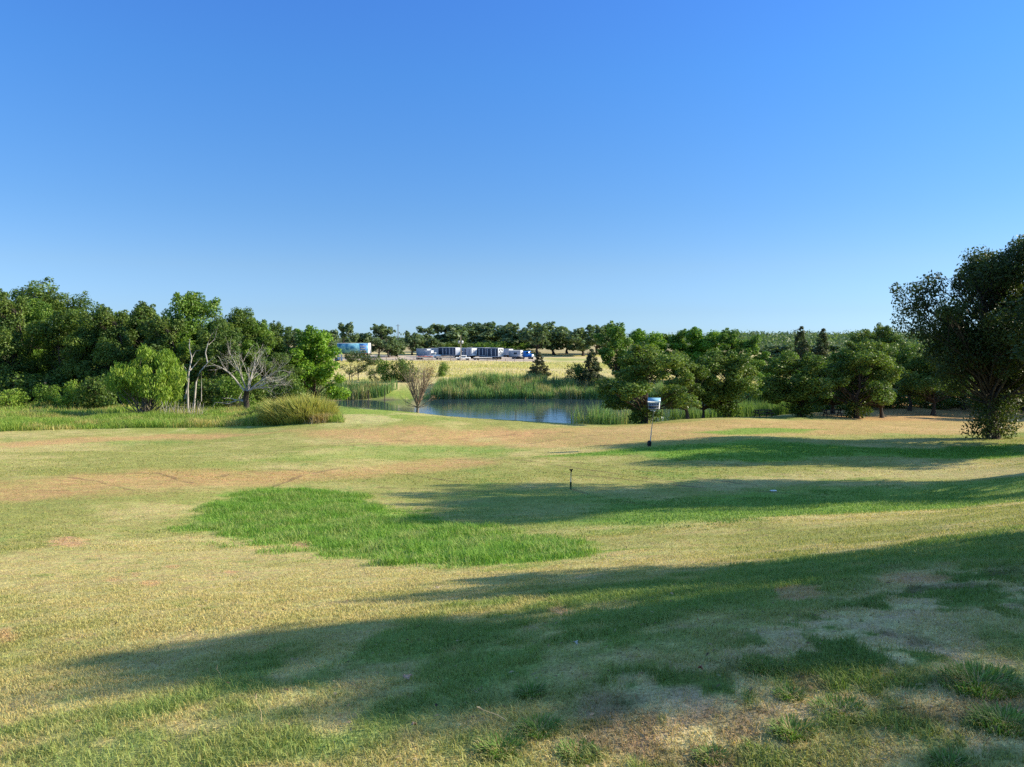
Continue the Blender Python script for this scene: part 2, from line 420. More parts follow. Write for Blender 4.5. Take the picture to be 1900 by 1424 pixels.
def line_mask(pts, x, y, w):
    x0, y0 = pts.min(0) - 2; x1, y1 = pts.max(0) + 2
    m = np.zeros(x.shape); k = (x > x0) & (x < x1) & (y > y0) & (y < y1)
    if k.any():
        xx, yy = x[k], y[k]; best = np.full(xx.shape, 1e9)
        for (ax, ay), (bx, by) in zip(pts[:-1], pts[1:]):
            dx, dy = bx - ax, by - ay
            t = np.clip(((xx - ax) * dx + (yy - ay) * dy) / (dx * dx + dy * dy + 1e-9), 0, 1)
            best = np.minimum(best, np.hypot(xx - ax - t * dx, yy - ay - t * dy))
        m[k] = smooth(w, w * .3, best + (vnoise(xx * 2, yy * 2, 8) - .5) * w)
    return m

def mixc(c, col, m):
    return c + (np.asarray(col) - c) * np.asarray(m)[:, None]

def gcol(x, y):
    """albedo of the ground sheet and of what grows on it, shade tint included"""
    x = np.asarray(x, float); y = np.asarray(y, float)
    big = fbm(x * .07, y * .07, 1); mid = fbm(x * .35, y * .35, 2); fine = fbm(x * 1.6, y * 1.6, 3); tiny = fbm(x * 5, y * 5, 6)
    c = np.tile(OLIVE, (len(x), 1))
    c = mixc(c, DRY, smooth(.40, .68, .45 * mid + .3 * big + .25 * fine))
    c = mixc(c, GREEN, smooth(.55, .68, .5 * fbm(x * .22, y * .22, 14) + .3 * fine + .2 * tiny) * .7)
    near = smooth(9, 4, y)
    # mown meadow on the far left, then the field past the pond
    edge = 57 + 6 * smooth(-25, 20, x) - 0 * x
    meadow = smooth(0, 4, y - edge + (mid - .5) * 5) * smooth(2, -6, x + 6)
    c = mixc(c, MEADOW, meadow * .9)
    c = mixc(c, FIELD, meadow * smooth(.5, .62, mid) * .7)
    c = mixc(c, LUSH, soft(LIGHT_G, x, y, 1.4, mid) * .38)
    for p, w, k in ((RED_A, 1.5, .72), (RED_B, 1.7, .75), (RED_C, 1.8, .66), (RED_D, 1.0, .8)):
        c = mixc(c, RED * .7 + DRY * .3, soft(p, x, y, w, mid) * k * (.6 + .7 * (fine - .2)).clip(0, 1))
    c = mixc(c, STRAW, soft(STRAW_C, x, y, .9, fine) * .5)
    c = mixc(c, STRAW, soft(STRAW_B, x, y, .3, fine) * smooth(.35, .6, fine) * .5)
    c = mixc(c, GREEN, soft(SHADE_G, x, y, .35, fine) * .85 * smooth(.3, .5, fbm(x * 2.1, y * 2.1, 21)))  # darker green painted along the foreground band of tree shade
    st = soft(STRAW_A, x, y, .35, fine)
    pat = .55 * fbm(x * 2.3, y * 2.3, 31) + .45 * fbm(x * 7.5, y * 7.5, 33)
    c = mixc(c, STRAW, st * smooth(.58, .44, pat))
    c = mixc(c, GREEN * .8, st * smooth(.49, .56, pat) * .95)
    c = mixc(c, DIRT * 1.4, st * smooth(.60, .72, fbm(x * 3.1, y * 3.1, 41)) * .6)
    c = mixc(c, LUSH, soft(LUSH_A, x, y, .6, fine) * .95)
    c = mixc(c, GREEN, soft(SHADE_B, x, y, 1.0, mid) * .6)  # green painted in to deepen the left part of the shade band
    c = mixc(c, LUSH * .8 + GREEN * .3, soft(LUSH_B, x, y, 1.2, mid) * .75)
    c = mixc(c, LUSH, soft(LUSH_C, x, y, .8, mid) * .9)
    c = mixc(c, LUSH, soft(LUSH_D, x, y, .8, mid) * .8)
    for p in BARE:
        s = max(.05, np.ptp(p[:, 0]) * .12)
        c = mixc(c, (STRAW + RED) * .5, soft(p, x, y, s, tiny) * .8)
    for r in RUTS:
        c = mixc(c, DIRT, line_mask(r, x, y, .06 + .0026 * r[:, 1].mean()) * .55 * smooth(.1, .5, vnoise(x * .8, y * .8, 50)))
    # ground below the right-hand wood: bare reddish litter
    wood = smooth(76, 82, y + (mid - .5) * 4) * smooth(30, 38, x - (y - 84) * .2) * smooth(135, 120, y)
    c = mixc(c, RED * .55 + DRY * .35, wood * .9)
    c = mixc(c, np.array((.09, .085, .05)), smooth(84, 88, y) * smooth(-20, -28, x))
    # far side
    far = smooth(132, 140, y) + 0 * x
    f = np.tile(FIELD, (len(x), 1))
    f = mixc(f, YEL, smooth(.5, .66, fbm(x * .03, y * .07, 61)) * .7)
    f = mixc(f, GREEN * 1.1, smooth(.56, .7, fbm(x * .05, y * .05, 71)) * .6)
    f = mixc(f, np.array((.40, .33, .17)), smooth(300, 330, y))
    f = mixc(f, np.array((.07, .09, .035)), np.maximum(smooth(500, 560, y), smooth(330, 360, y) * smooth(60, 90, x)))
    f = mixc(f, np.array((.10, .09, .05)), smooth(-30, -50, x - (y - 140) * -.25) * smooth(250, 200, y))
    yard = smooth(243, 248, y) * smooth(292, 284, y) * smooth(-62, -55, x) * smooth(14, 6, x)
    f = mixc(f, PALE, yard)
    c = c * (1 - far[:, None]) + f * far[:, None]
    sd = np.full(len(x), 99.); k = (np.abs(x) < 90) & (y > 50) & (y < 190)
    sd[k] = sdist(POND, x[k], y[k]) + (mid[k] - .5) * 2
    c = mixc(c, MUD, smooth(.7, .1, sd))
    c = mixc(c, MUD * .4, smooth(.2, -1, sd))
    return c.clip(.01, .8)

# ------------------------------------------------------------------ ground and water
def build_ground():
    rad = np.concatenate([np.geomspace(.35, 4, 90)[:-1], np.geomspace(4, 100, 820)[:-1], np.geomspace(100, 320, 110)[:-1], np.geomspace(320, 3800, 50)])
    ang = np.concatenate([np.linspace(-40, 40, 820), np.linspace(40, 320, 122)[1:-1]])
    ang = np.radians(ang)
    r, a = np.meshgrid(rad, ang, indexing='ij')
    x = (r * np.sin(a)).ravel(); y = (r * np.cos(a)).ravel()
    z = hz(x, y)
    nA = len(ang); nR = len(rad)
    i = np.arange(nR - 1)[:, None] * nA; j = np.arange(nA)[None]; j2 = (j + 1) % nA
    Q = np.stack([i + j, i + j2, i + nA + j2, i + nA + j], -1).reshape(-1, 4)[:, ::-1]
    V = np.stack([x, y, z], 1)
    c = gcol(x, y)
    ctr = np.array([[0, 0, hz1(0, 0)]])
    V = np.concatenate([V, ctr]); c = np.concatenate([c, c[:1]])
    T = np.stack([np.arange(nA), (np.arange(nA) + 1) % nA, np.full(nA, len(V) - 1)], 1)
    o = mesh_np('ground', V, [Q, T], M_GROUND, None, c, True)
    o['kind'] = 'structure'
build_ground()

def build_water():
    xs = np.linspace(-46, 52, 60); ys = np.linspace(84, 138, 40)
    X, Y = np.meshgrid(xs, ys, indexing='ij')
    V = np.stack([X.ravel(), Y.ravel(), np.full(X.size, ZW)], 1)
    i = np.arange(59)[:, None] * 40; j = np.arange(39)[None]
    Q = np.stack([i + j, i + 40 + j, i + 41 + j, i + j + 1], -1).reshape(-1, 4)
    o = mesh_np('pond_water', V, [Q], M_WATER)
    o['kind'] = 'structure'
build_water()

# ------------------------------------------------------------------ grass
def blades(pts, h, w, lean, col, r, spread=1.0):
    n = len(pts)
    th = r.random(n) * 2 * np.pi
    side = np.stack([np.cos(th), np.sin(th), np.zeros(n)], 1)
    th2 = th + np.pi / 2 + (r.random(n) - .5) * 1.2
    ld = np.stack([np.cos(th2), np.sin(th2), np.zeros(n)], 1) * (lean * h * (.3 + r.random(n)))[:, None]
    up = np.zeros((n, 3)); up[:, 2] = h
    b = side * (w / 2)[:, None]
    mid = pts + up * .55 + ld * .35
    tip = pts + up * (1 - .25 * np.clip(lean, 0, 1.5)[:, None]) + ld
    V = np.stack([pts - b, pts + b, mid - b * .8, mid + b * .8, tip], 1).reshape(-1, 3)
    k = np.arange(n)[:, None] * 5
    T = np.concatenate([k + np.array([[0, 1, 3]]), k + np.array([[0, 3, 2]]), k + np.array([[2, 3, 4]])])
    return V, T, np.repeat(col, 5, axis=0)

def vary(c, r, amt=.25, hue=.12):
    n = len(c)
    v = (1 + (r.random(n) - .5) * 2 * amt)[:, None]
    s = 1 + (r.random((n, 3)) - .5) * 2 * hue * np.array([[1, .4, .6]])
    return (c * v * s).clip(.004, .85)

def build_lawn():
    r = np.random.default_rng(11)
    parts = []
    # close turf: as many blades per picture area as the eye can part
    for n, d0, d1, hgt, wid in ((210000, 2.2, 6.5, .032, .0032), (130000, 4.5, 10, .03, .0048), (150000, 6.0, 15, .035, .0065), (90000, 14, 34, .04, .014), (70000, 30, 70, .05, .03)):
        d = d0 * (d1 / d0) ** r.random(n)
        x = (r.random(n) - .5) * 2 * .76 * d
        y = d
        dens = fbm(x * 2.6, y * 2.6, 77, 3)
        k = r.random(n) < (.35 + 1.1 * smooth(.35, .62, dens))
        x, y = x[k], y[k]; m = len(x)
        c = gcol(x, y)
        grn = (c[:, 1] / (c[:, 0] + 1e-6))            # green turf stands taller than dry turf
        h = hgt * (.45 + 1.1 * r.random(m)) * (.65 + .6 * smooth(.75, 1.3, grn))
        w = wid * (.7 + .7 * r.random(m))
        z = hz(x, y) - .003
        parts.append(blades(np.stack([x, y, z], 1), h, w, .5 + .8 * r.random(m), vary(c * 1.2, r, .28 if d1 < 10 else .2, .16 if d1 < 10 else .1), r))
    V = []; T = []; C = []; n = 0
    for v, t, c in parts:
        V.append(v); T.append(t + n); C.append(c); n += len(v)
    o = mesh_np('lawn_grass', np.concatenate(V), [np.concatenate(T)], M_GRASS, None, np.concatenate(C))
    tag(o, 'short patchy lawn grass, green and dried tan blades', 'grass', kind='stuff')
build_lawn()

def sample_poly(poly, n, r, inset=0.0):
    lo = poly.min(0); hi = poly.max(0)
    out = np.zeros((0, 2))
    while len(out) < n:
        q = lo + (hi - lo) * r.random((n * 2, 2))
        q = q[sdist(poly, q[:, 0], q[:, 1]) < -inset]
        out = np.concatenate([out, q])
    return out[:n]

def stand(name, poly, n, h, w, lean, cols, label, cat, seed, clump=.5, kind='stuff', hvar=.35, scale=.5, edge=0.0):
    r = np.random.default_rng(seed)
    q = sample_poly(poly, n * 2, r, -edge)
    nz = fbm(q[:, 0] * scale, q[:, 1] * scale, seed % 50, 3)
    k = r.random(len(q)) < smooth(clump - .18, clump + .14, nz + .12)
    if edge:
        sd = sdist(poly, q[:, 0], q[:, 1]) + (fbm(q[:, 0] * 1.6, q[:, 1] * 1.6, 3) - .5) * edge * 3.5
        fall = smooth(edge * .8, -edge * 1.2, sd)
        k &= r.random(len(q)) < fall
    q = q[k][:n]; nz = nz[k][:n]; m = len(q)
    hh = h * (1 - hvar + 2 * hvar * r.random(m)) * (.35 + 1.3 * nz)
    if edge: hh = hh * (.3 + .7 * fall[k][:n])
    cols = np.array(cols)
    ci = np.clip((fbm(q[:, 0] * scale * 1.3, q[:, 1] * scale * 2, 88, 3) * 2.4 - .7) * len(cols) + r.normal(0, .8, m), 0, len(cols) - 1).astype(int)
    c = vary(cols[ci], r, .25, .12)
    z = hz(q[:, 0], q[:, 1]) - .02
    V, T, C = blades(np.stack([q[:, 0], q[:, 1], z], 1), hh, w * (.6 + .8 * r.random(m)), lean * (.4 + r.random(m)), c, r)
    o = mesh_np(name, V, [T], M_GRASS, None, C)
    return tag(o, label, cat, kind=kind)

stand('lush_grass', LUSH_A, 62000, .17, .011, .9, [(.20,.36,.055),(.25,.40,.07),(.165,.31,.045),(.34,.41,.12)], 'patch of long bright green grass in the hollow of the lawn', 'grass', 21, .2, scale=1.2, edge=1.0)
stand('lush_grass', LUSH_B, 26000, .07, .016, .9, [(.17,.29,.06),(.2,.3,.08)], 'band of shaded green grass along the foot of the slope', 'grass', 22, .35, scale=.7, edge=1.2)
stand('lush_grass', LUSH_C, 22000, .09, .025, .8, [(.15,.30,.045),(.18,.32,.06)], 'green grass strip around the foot of the birdhouse pole', 'grass', 23, .35, scale=.5, edge=1.0)

CAT = [(.20,.33,.11),(.25,.37,.13),(.17,.29,.10),(.46,.42,.2)]
def shore(pts): return np.array(pts, float)
stand('cattails', shore([(-14,130.2),(0,131.6),(17,130),(26,126.6),(29,130),(18,138),(0,140),(-13,138)]), 16000, 1.75, .085, .25, CAT, 'long stand of tall cattails along the far shore of the pond', 'cattails', 31, .36, scale=.45)
stand('cattails', shore([(-42,124),(-36,123),(-30,127.5),(-22,131),(-20,134.5),(-30,133.5),(-42,129)]), 6000, 1.7, .08, .25, CAT, 'cattails fringing the narrow left arm of the pond', 'cattails', 32, .36)
stand('cattails', shore([(6.5,86.5),(8,89),(12,90),(17,90.5),(19,93),(16,87.5),(11,86)]), 1700, 2.3, .055, .25, CAT, 'thin cattails on the near shore in front of open water', 'cattails', 33, .45, scale=.8)
stand('cattails', shore([(17,89),(27,95),(35,101),(42,109),(42,104),(33,96),(22,90)]), 5200, 2.0, .06, .25, [(.2,.31,.07),(.24,.34,.09),(.16,.26,.07)], 'yellow green reeds behind the oak trunks at the near shore', 'cattails', 34, .4)
stand('cattails', shore([(27,125),(38,122),(44,112),(47,116),(42,126),(30,131)]), 5000, 1.9, .08, .25, CAT, 'cattails at the far shore seen behind the oaks', 'cattails', 35, .38)
MG = [(.25,.37,.065),(.33,.42,.09),(.19,.30,.055),(.48,.43,.15)]
stand('meadow_grass', GP([(0,802),(250,795),(450,792),(640,786),(620,765),(480,762),(300,772),(0,772)]), 42000, .5, .03, .6, MG, 'rough green meadow grass between lawn and wood', 'grass', 36, .36, scale=.35)
stand('meadow_grass', shore([(-75,68),(-48,66),(-30,70),(-22,74),(-24,84),(-40,84),(-75,82)]), 22000, .45, .035, .6, MG + [(.38,.33,.12)], 'sunlit green grass strip along the foot of the wood', 'grass', 37, .36, scale=.25)
stand('field_grass', shore([(-50,140),(60,140),(75,240),(-62,240)]), 40000, .35, .10, .7, [(.72,.62,.31),(.66,.58,.27),(.6,.56,.18),(.55,.5,.22)], 'pale dry grass of the field between pond and vehicle yard', 'grass', 38, .36, scale=.06)

# ------------------------------------------------------------------ trees
def norm(v): return v / (np.linalg.norm(v, axis=-1, keepdims=True) + 1e-9)

def limb(a, b, r0, r1, r, sag=.06, n=6):
    t = np.linspace(0, 1, n)[:, None]
    L = np.linalg.norm(b - a)
    p = a + (b - a) * t + np.sin(np.pi * t) * (r.normal(0, 1, 3) * sag * L + np.array([0, 0, .03 * L]))
    p[1:-1] += r.normal(0, .02 * L, (n - 2, 3))
    return p, r0 + (r1 - r0) * t[:, 0] ** .8

def leaves(ctr, rad, n, size, r, pal, outb=.9, upb=.35, flat=1.0, aspect=1.7, droop=0.0, shell=.45):
    """leaf-sized faces through the volume of the twig clumps"""
    k = r.choice(len(ctr), n, p=rad ** 1.7 / (rad ** 1.7).sum())
    d = norm(r.normal(0, 1, (n, 3)))
    rr = rad[k] * (shell + (1.08 - shell) * r.random(n) ** .6)
    p = ctr[k] + d * rr[:, None] * np.array([1, 1, flat])
    p += r.normal(0, .06, (n, 3)) * rad[k][:, None]
    nrm = norm(d * outb + r.normal(0, .75, (n, 3)) + np.array([0, 0, upb]))
    t = norm(np.cross(nrm, r.normal(0, 1, (n, 3))))
    if droop: t = norm(t * (1 - droop) + np.array([0, 0, -1.]) * droop * 1.4)
    b = norm(np.cross(nrm, t))
    s = size * (.6 + .8 * r.random(n))
    L = (t * (s * .5)[:, None]); W = b * (s * .5 / aspect)[:, None]
    fold = nrm * (s * .10)[:, None]
    V = np.stack([p - L, p - W + fold, p + L, p + W + fold], 1).reshape(-1, 3)
    Q = np.arange(n)[:, None] * 4 + np.array([[0, 1, 2, 3]])
    pal = np.array(pal)
    bl = r.random(len(ctr))                                   # each clump has its own tone
    w = np.clip(bl[k] * .6 + r.random(n) * .55 - .08, 0, .999) * (len(pal) - 1)
    i = w.astype(int); f = (w - i)[:, None]
    c = pal[i] * (1 - f) + pal[np.minimum(i + 1, len(pal) - 1)] * f
    return V, Q, np.repeat(vary(c, r, .18, .10), 4, axis=0)

OAK = [(0.066,0.119,0.025),(0.102,0.173,0.032),(0.153,0.228,0.044),(0.227,0.271,0.055)]
DARK = [(0.060,0.110,0.024),(0.101,0.168,0.035),(0.153,0.220,0.042),(0.217,0.263,0.053)]
MID = [(0.081,0.155,0.025),(0.131,0.232,0.031),(0.181,0.290,0.043),(0.242,0.330,0.054)]
BRIGHT = [(0.105,0.211,0.019),(0.157,0.292,0.027),(0.211,0.356,0.034),(0.299,0.421,0.054)]
WILLOW = [(0.173,0.277,0.034),(0.224,0.341,0.046),(0.276,0.391,0.057),(0.345,0.424,0.081)]
FAR_HAZE = [(0.089,0.136,0.068),(0.122,0.183,0.083),(0.156,0.217,0.097),(0.200,0.251,0.110)]  # paler, bluer greens: distance haze put into the leaf colour
CEDAR = [(0.043,0.072,0.034),(0.064,0.094,0.044),(0.100,0.122,0.058),(0.157,0.157,0.078)]
TAN = [(.28,.19,.10),(.34,.22,.12),(.22,.15,.08)]

_cache = {}
def tree_variant(key, H=9.0, R=3.6, clear=.16, nb=44, nl=11000, size=.24, pal=OAK, seed=1, tr=.2, style='round', aspect=1.6, outb=.9, upb=.35, bs=(.12, .27), sprouts=False, shell=.45, stems=1, mat=None):
    """trunk mesh and crown mesh of one kind of tree, base at the origin"""
    if key in _cache: return _cache[key]
    r = np.random.default_rng(seed)
    zc = clear * H
    ctr = []
    if style in ('round', 'dense'):
        nm = 8 if style == 'round' else 12
        maj = []
        for k in range(nm):
            zf = (k + .35 + .4 * r.random()) / nm
            prof = (.55 + .5 * math.sin(math.pi * min(.95, .15 + zf * .78))) if style == 'round' else (1.0 - .38 * zf ** 2)
            a = k * 2.4 + r.normal(0, .5); rr = R * prof * r.uniform(.30, .72) * (1 - .45 * zf ** 3)
            maj.append((math.cos(a) * rr, math.sin(a) * rr, zc + .12 * H + zf * (H - zc - .24 * H), R * r.uniform(.26, .46)))
        for k in range(nb):
            m_ = maj[k % nm]; q = norm(r.normal(0, 1, 3)) * m_[3] * r.uniform(.55, 1.0)
            ctr.append((m_[0] + q[0], m_[1] + q[1], max(m_[2] + q[2] * .9, zc + .08 * H)))
        ctr = np.array(ctr)
        ctr[:, :2] *= (1 + .28 * (r.random((nb, 1)) - .5))
        rad = R * r.uniform(bs[0], bs[1], nb)
    elif style == 'airy':
        nb2 = nb
        zf = r.random(nb2) ** .8
        a = r.random(nb2) * 2 * np.pi; rr = R * (.25 + .7 * r.random(nb2)) * (1 - .45 * zf)
        ctr = np.stack([np.cos(a) * rr, np.sin(a) * rr, zc + .1 * H + zf * (H * .86 - zc)], 1)
        rad = R * r.uniform(bs[0], bs[1], nb2)
    elif style == 'cone':
        zf = r.random(nb) ** 1.25
        a = r.random(nb) * 2 * np.pi; rr = R * (1 - zf) ** .8 * (.35 + .6 * r.random(nb))
        ctr = np.stack([np.cos(a) * rr, np.sin(a) * rr, zc + .04 * H + zf * (H * .95 - zc)], 1)
        rad = R * r.uniform(bs[0], bs[1], nb) * (1.05 - .72 * zf)
    # loose sprigs past the main outline
    no = int(len(ctr) * .55)
    if style != 'cone':
        mid = np.array([0, 0, ctr[:, 2].mean()])
        k = r.choice(len(ctr), no)
        d = norm(ctr[k] - mid + r.normal(0, .25 * R, (no, 3)))
        cs = ctr[k] + d * (rad[k] * r.uniform(.8, 1.25, no))[:, None]
        cs[:, 2] = np.maximum(cs[:, 2], zc + .06 * H)
        ctr = np.concatenate([ctr, cs]); rad = np.concatenate([rad, rad[k] * r.uniform(.28, .5, no)])
    # trunk and limbs
    mb = MB()
    top = .93 * H if style in ('cone', 'airy') else .78 * H
    for sidx in range(stems):
        off = r.normal(0, .35 if stems > 1 else 0.0001, 3) * np.array([1, 1, 0]); spread = r.normal(0, .10 * R + (.22 * R if stems > 1 else 0), 3) * np.array([1, 1, 0])
        n = 9; t = np.linspace(0, 1, n)[:, None]
        tp = off + t * np.array([0, 0, top]) + spread * t ** 1.4 + np.concatenate([np.zeros((1, 3)), np.cumsum(r.normal(0, .018 * H, (n - 1, 3)) * np.array([1, 1, 0]), 0)])
        tp[0, 2] = -.25
        rr = tr * (1 - .86 * t[:, 0] ** .9) * (1 + .55 * np.exp(-t[:, 0] * 22)) / (1 if stems == 1 else 1.35)
        mb.tube(tp, rr, 9)
        sel = np.arange(len(ctr))[sidx::stems]
        for i in sel:
            c = ctr[i]
            hd = np.hypot(c[0], c[1])
            za = np.clip(c[2] - .75 * hd - .05 * H, .7 * zc + .05 * H, top * .95)
            f = np.clip(za / top, 0, 1) * (n - 1); k = min(int(f), n - 2)
            a = tp[k] + (tp[k + 1] - tp[k]) * (f - k)
            p, q = limb(a, c, max(.025 * tr / .2, tr * .34 * (1 - za / H)), .012 + .02 * tr, r)
            mb.tube(p, q, 5, False)
            for _ in range(2):
                e = c + norm(r.normal(0, 1, 3)) * rad[i] * .8
                p2, q2 = limb(p[3], e, q[3] * .6, .008, r, .08, 4)
                mb.tube(p2, q2, 4, False)
    V = np.concatenate(mb.v)
    trunk = mesh_np('trunk', V, [np.concatenate(f) for f in mb.f.values()], mat or M_BARK, smooth_=True, link=False)
    V, Q, C = leaves(ctr, rad, nl, size, r, pal, outb, upb, .85, aspect, shell=shell)
    crown = mesh_np('crown', V, [Q], M_LEAF, None, C, link=False)
    H = float(np.percentile(V[:, 2], 99.9)); R = float(np.percentile(np.abs(V[:, :2]), 98.5))
    sp = None
    if sprouts:
        ns = 20
        a = r.random(ns) * 2 * np.pi; rr = .10 * R + .22 * R * r.random(ns)
        cs = np.stack([np.cos(a) * rr, np.sin(a) * rr, .02 * H + .20 * H * r.random(ns)], 1)
        V, Q, C = leaves(cs, np.full(ns, .17 * R), int(nl * .07), size, r, pal, .7, .3, 1.0, aspect)
        sp = mesh_np('sprouts', V, [Q], M_LEAF, None, C, link=False)
    _cache[key] = (trunk, crown, H, R, sp)
    return _cache[key]

VAR = {
 'oak1': dict(H=7.5, R=3.2, clear=.14, nb=60, nl=19000, size=.18, pal=OAK, seed=101, tr=.20, sprouts=True),
 'oak2': dict(H=7.5, R=3.0, clear=.13, nb=54, nl=17000, size=.18, pal=OAK, seed=102, tr=.17, sprouts=False),
 'oak3': dict(H=7.5, R=3.3, clear=.15, nb=62, nl=19000, size=.18, pal=OAK, seed=103, tr=.22, sprouts=True),
 'wood1': dict(H=13, R=4.8, clear=.07, nb=70, nl=29000, size=.245, pal=DARK, seed=111, tr=.26, style='dense', bs=(.13, .27)),
 'wood2': dict(H=13, R=4.6, clear=.08, nb=64, nl=27000, size=.245, pal=OAK, seed=112, tr=.26, style='round', bs=(.14, .28)),
 'wood3': dict(H=13, R=4.6, clear=.06, nb=64, nl=27000, size=.245, pal=MID, seed=113, tr=.26, style='dense', bs=(.14, .27)),
 'tall': dict(H=15, R=4.2, clear=.2, nb=40, nl=13000, size=.23, pal=OAK, seed=121, tr=.26, style='airy', bs=(.18, .30)),
 'lobed1': dict(H=9, R=4.0, clear=.06, nb=60, nl=16000, size=.28, pal=BRIGHT, seed=131, tr=.18, style='dense', bs=(.12, .24), upb=.6),
 'lobed2': dict(H=9, R=3.8, clear=.06, nb=56, nl=15000, size=.28, pal=MID, seed=132, tr=.18, style='dense', bs=(.12, .24), upb=.6),
 'lobed3': dict(H=9, R=3.8, clear=.06, nb=56, nl=15000, size=.28, pal=[BRIGHT[0], BRIGHT[1], BRIGHT[2], (.26,.32,.05)], seed=133, tr=.18, style='round', bs=(.12, .25), upb=.6),
 'far1': dict(H=11, R=5.5, clear=.16, nb=34, nl=2600, size=.8, pal=FAR_HAZE, seed=141, tr=.35),
 'far2': dict(H=11, R=4.8, clear=.2, nb=30, nl=2400, size=.8, pal=FAR_HAZE, seed=142, tr=.35),
 'far3': dict(H=11, R=5.2, clear=.05, nb=34, nl=2600, size=.8, pal=FAR_HAZE, seed=143, tr=.3, style='dense', bs=(.16, .3)),
 'farairy': dict(H=12, R=3.8, clear=.12, nb=30, nl=2300, size=.65, pal=FAR_HAZE, seed=144, tr=.25, style='airy'),
 'cedar1': dict(H=6, R=2.4, clear=.02, nb=90, nl=9000, size=.26, pal=[(.06,.075,.04),(.09,.10,.055),(.13,.13,.075),(.17,.16,.09)], seed=151, tr=.12, style='cone', aspect=2.6, bs=(.12, .24), upb=.5),
 'cedar2': dict(H=10, R=3.6, clear=.02, nb=90, nl=9000, size=.4, pal=CEDAR, seed=152, tr=.2, style='cone', aspect=2.6, bs=(.14, .28), upb=.5),
 'shrub1': dict(H=2.4, R=2.0, clear=.02, nb=26, nl=3600, size=.17, pal=MID, seed=161, tr=.05, style='dense', bs=(.2, .38), stems=3),
 'shrub2': dict(H=2.4, R=2.0, clear=.02, nb=26, nl=3600, size=.17, pal=WILLOW, seed=162, tr=.05, style='dense', bs=(.18, .36), stems=3),
 'shrub3': dict(H=2.4, R=2.0, clear=.02, nb=26, nl=3400, size=.2, pal=DARK, seed=163, tr=.05, style='dense', bs=(.2, .38), stems=3),
 'bigoak': dict(H=13, R=5.6, clear=.17, nb=120, nl=66000, size=.165, pal=[(.032,.052,.016),(.05,.078,.022),(.08,.11,.03),(.12,.14,.042)], seed=171, tr=.34, sprouts=True, bs=(.11, .24)),
 'shadeoak': dict(H=12, R=5, clear=.2, nb=60, nl=20000, size=.24, pal=OAK, seed=177, tr=.3, bs=(.10, .24), shell=.2),
 'thinoak': dict(H=12, R=5, clear=.2, nb=60, nl=14500, size=.24, pal=OAK, seed=178, tr=.3, bs=(.09, .2), shell=.1),
 'park1': dict(H=11, R=4.6, clear=.2, nb=60, nl=19000, size=.25, pal=DARK, seed=181, tr=.24, bs=(.13, .28)),
 'park2': dict(H=11, R=4.6, clear=.24, nb=56, nl=17000, size=.25, pal=OAK, seed=182, tr=.22, bs=(.13, .28)),
 'sapling': dict(H=5, R=1.9, clear=.12, nb=26, nl=2400, size=.2, pal=[(.07,.11,.03),(.1,.14,.04),(.14,.17,.06)], seed=191, tr=.07, style='airy', bs=(.18, .34), stems=3, aspect=2.2, mat=M_GREYBARK),
}

def plant(name, var, px, d, py_top, half_px, label, cat, group=None, rz=None, base_w=None):
    x = (px - 950) / F * d
    z = hz1(x, d)
    H = P(px, py_top, d)[2] - z
    Rw = half_px * d / F
    trunk, crown, H0, R0, sp = tree_variant(var, **VAR[var])
    root = empty(name, (x, d, z), rng.random() * 6.28 if rz is None else rz, label, cat, group)
    root.scale = (Rw / R0, Rw / R0, H / H0)
    for part, me in (('trunk', trunk), ('crown', crown), ('sprouts', sp)):
        if me is None: continue
        o = bpy.data.objects.new(part, me); COL.objects.link(o); o.parent = root
    return root

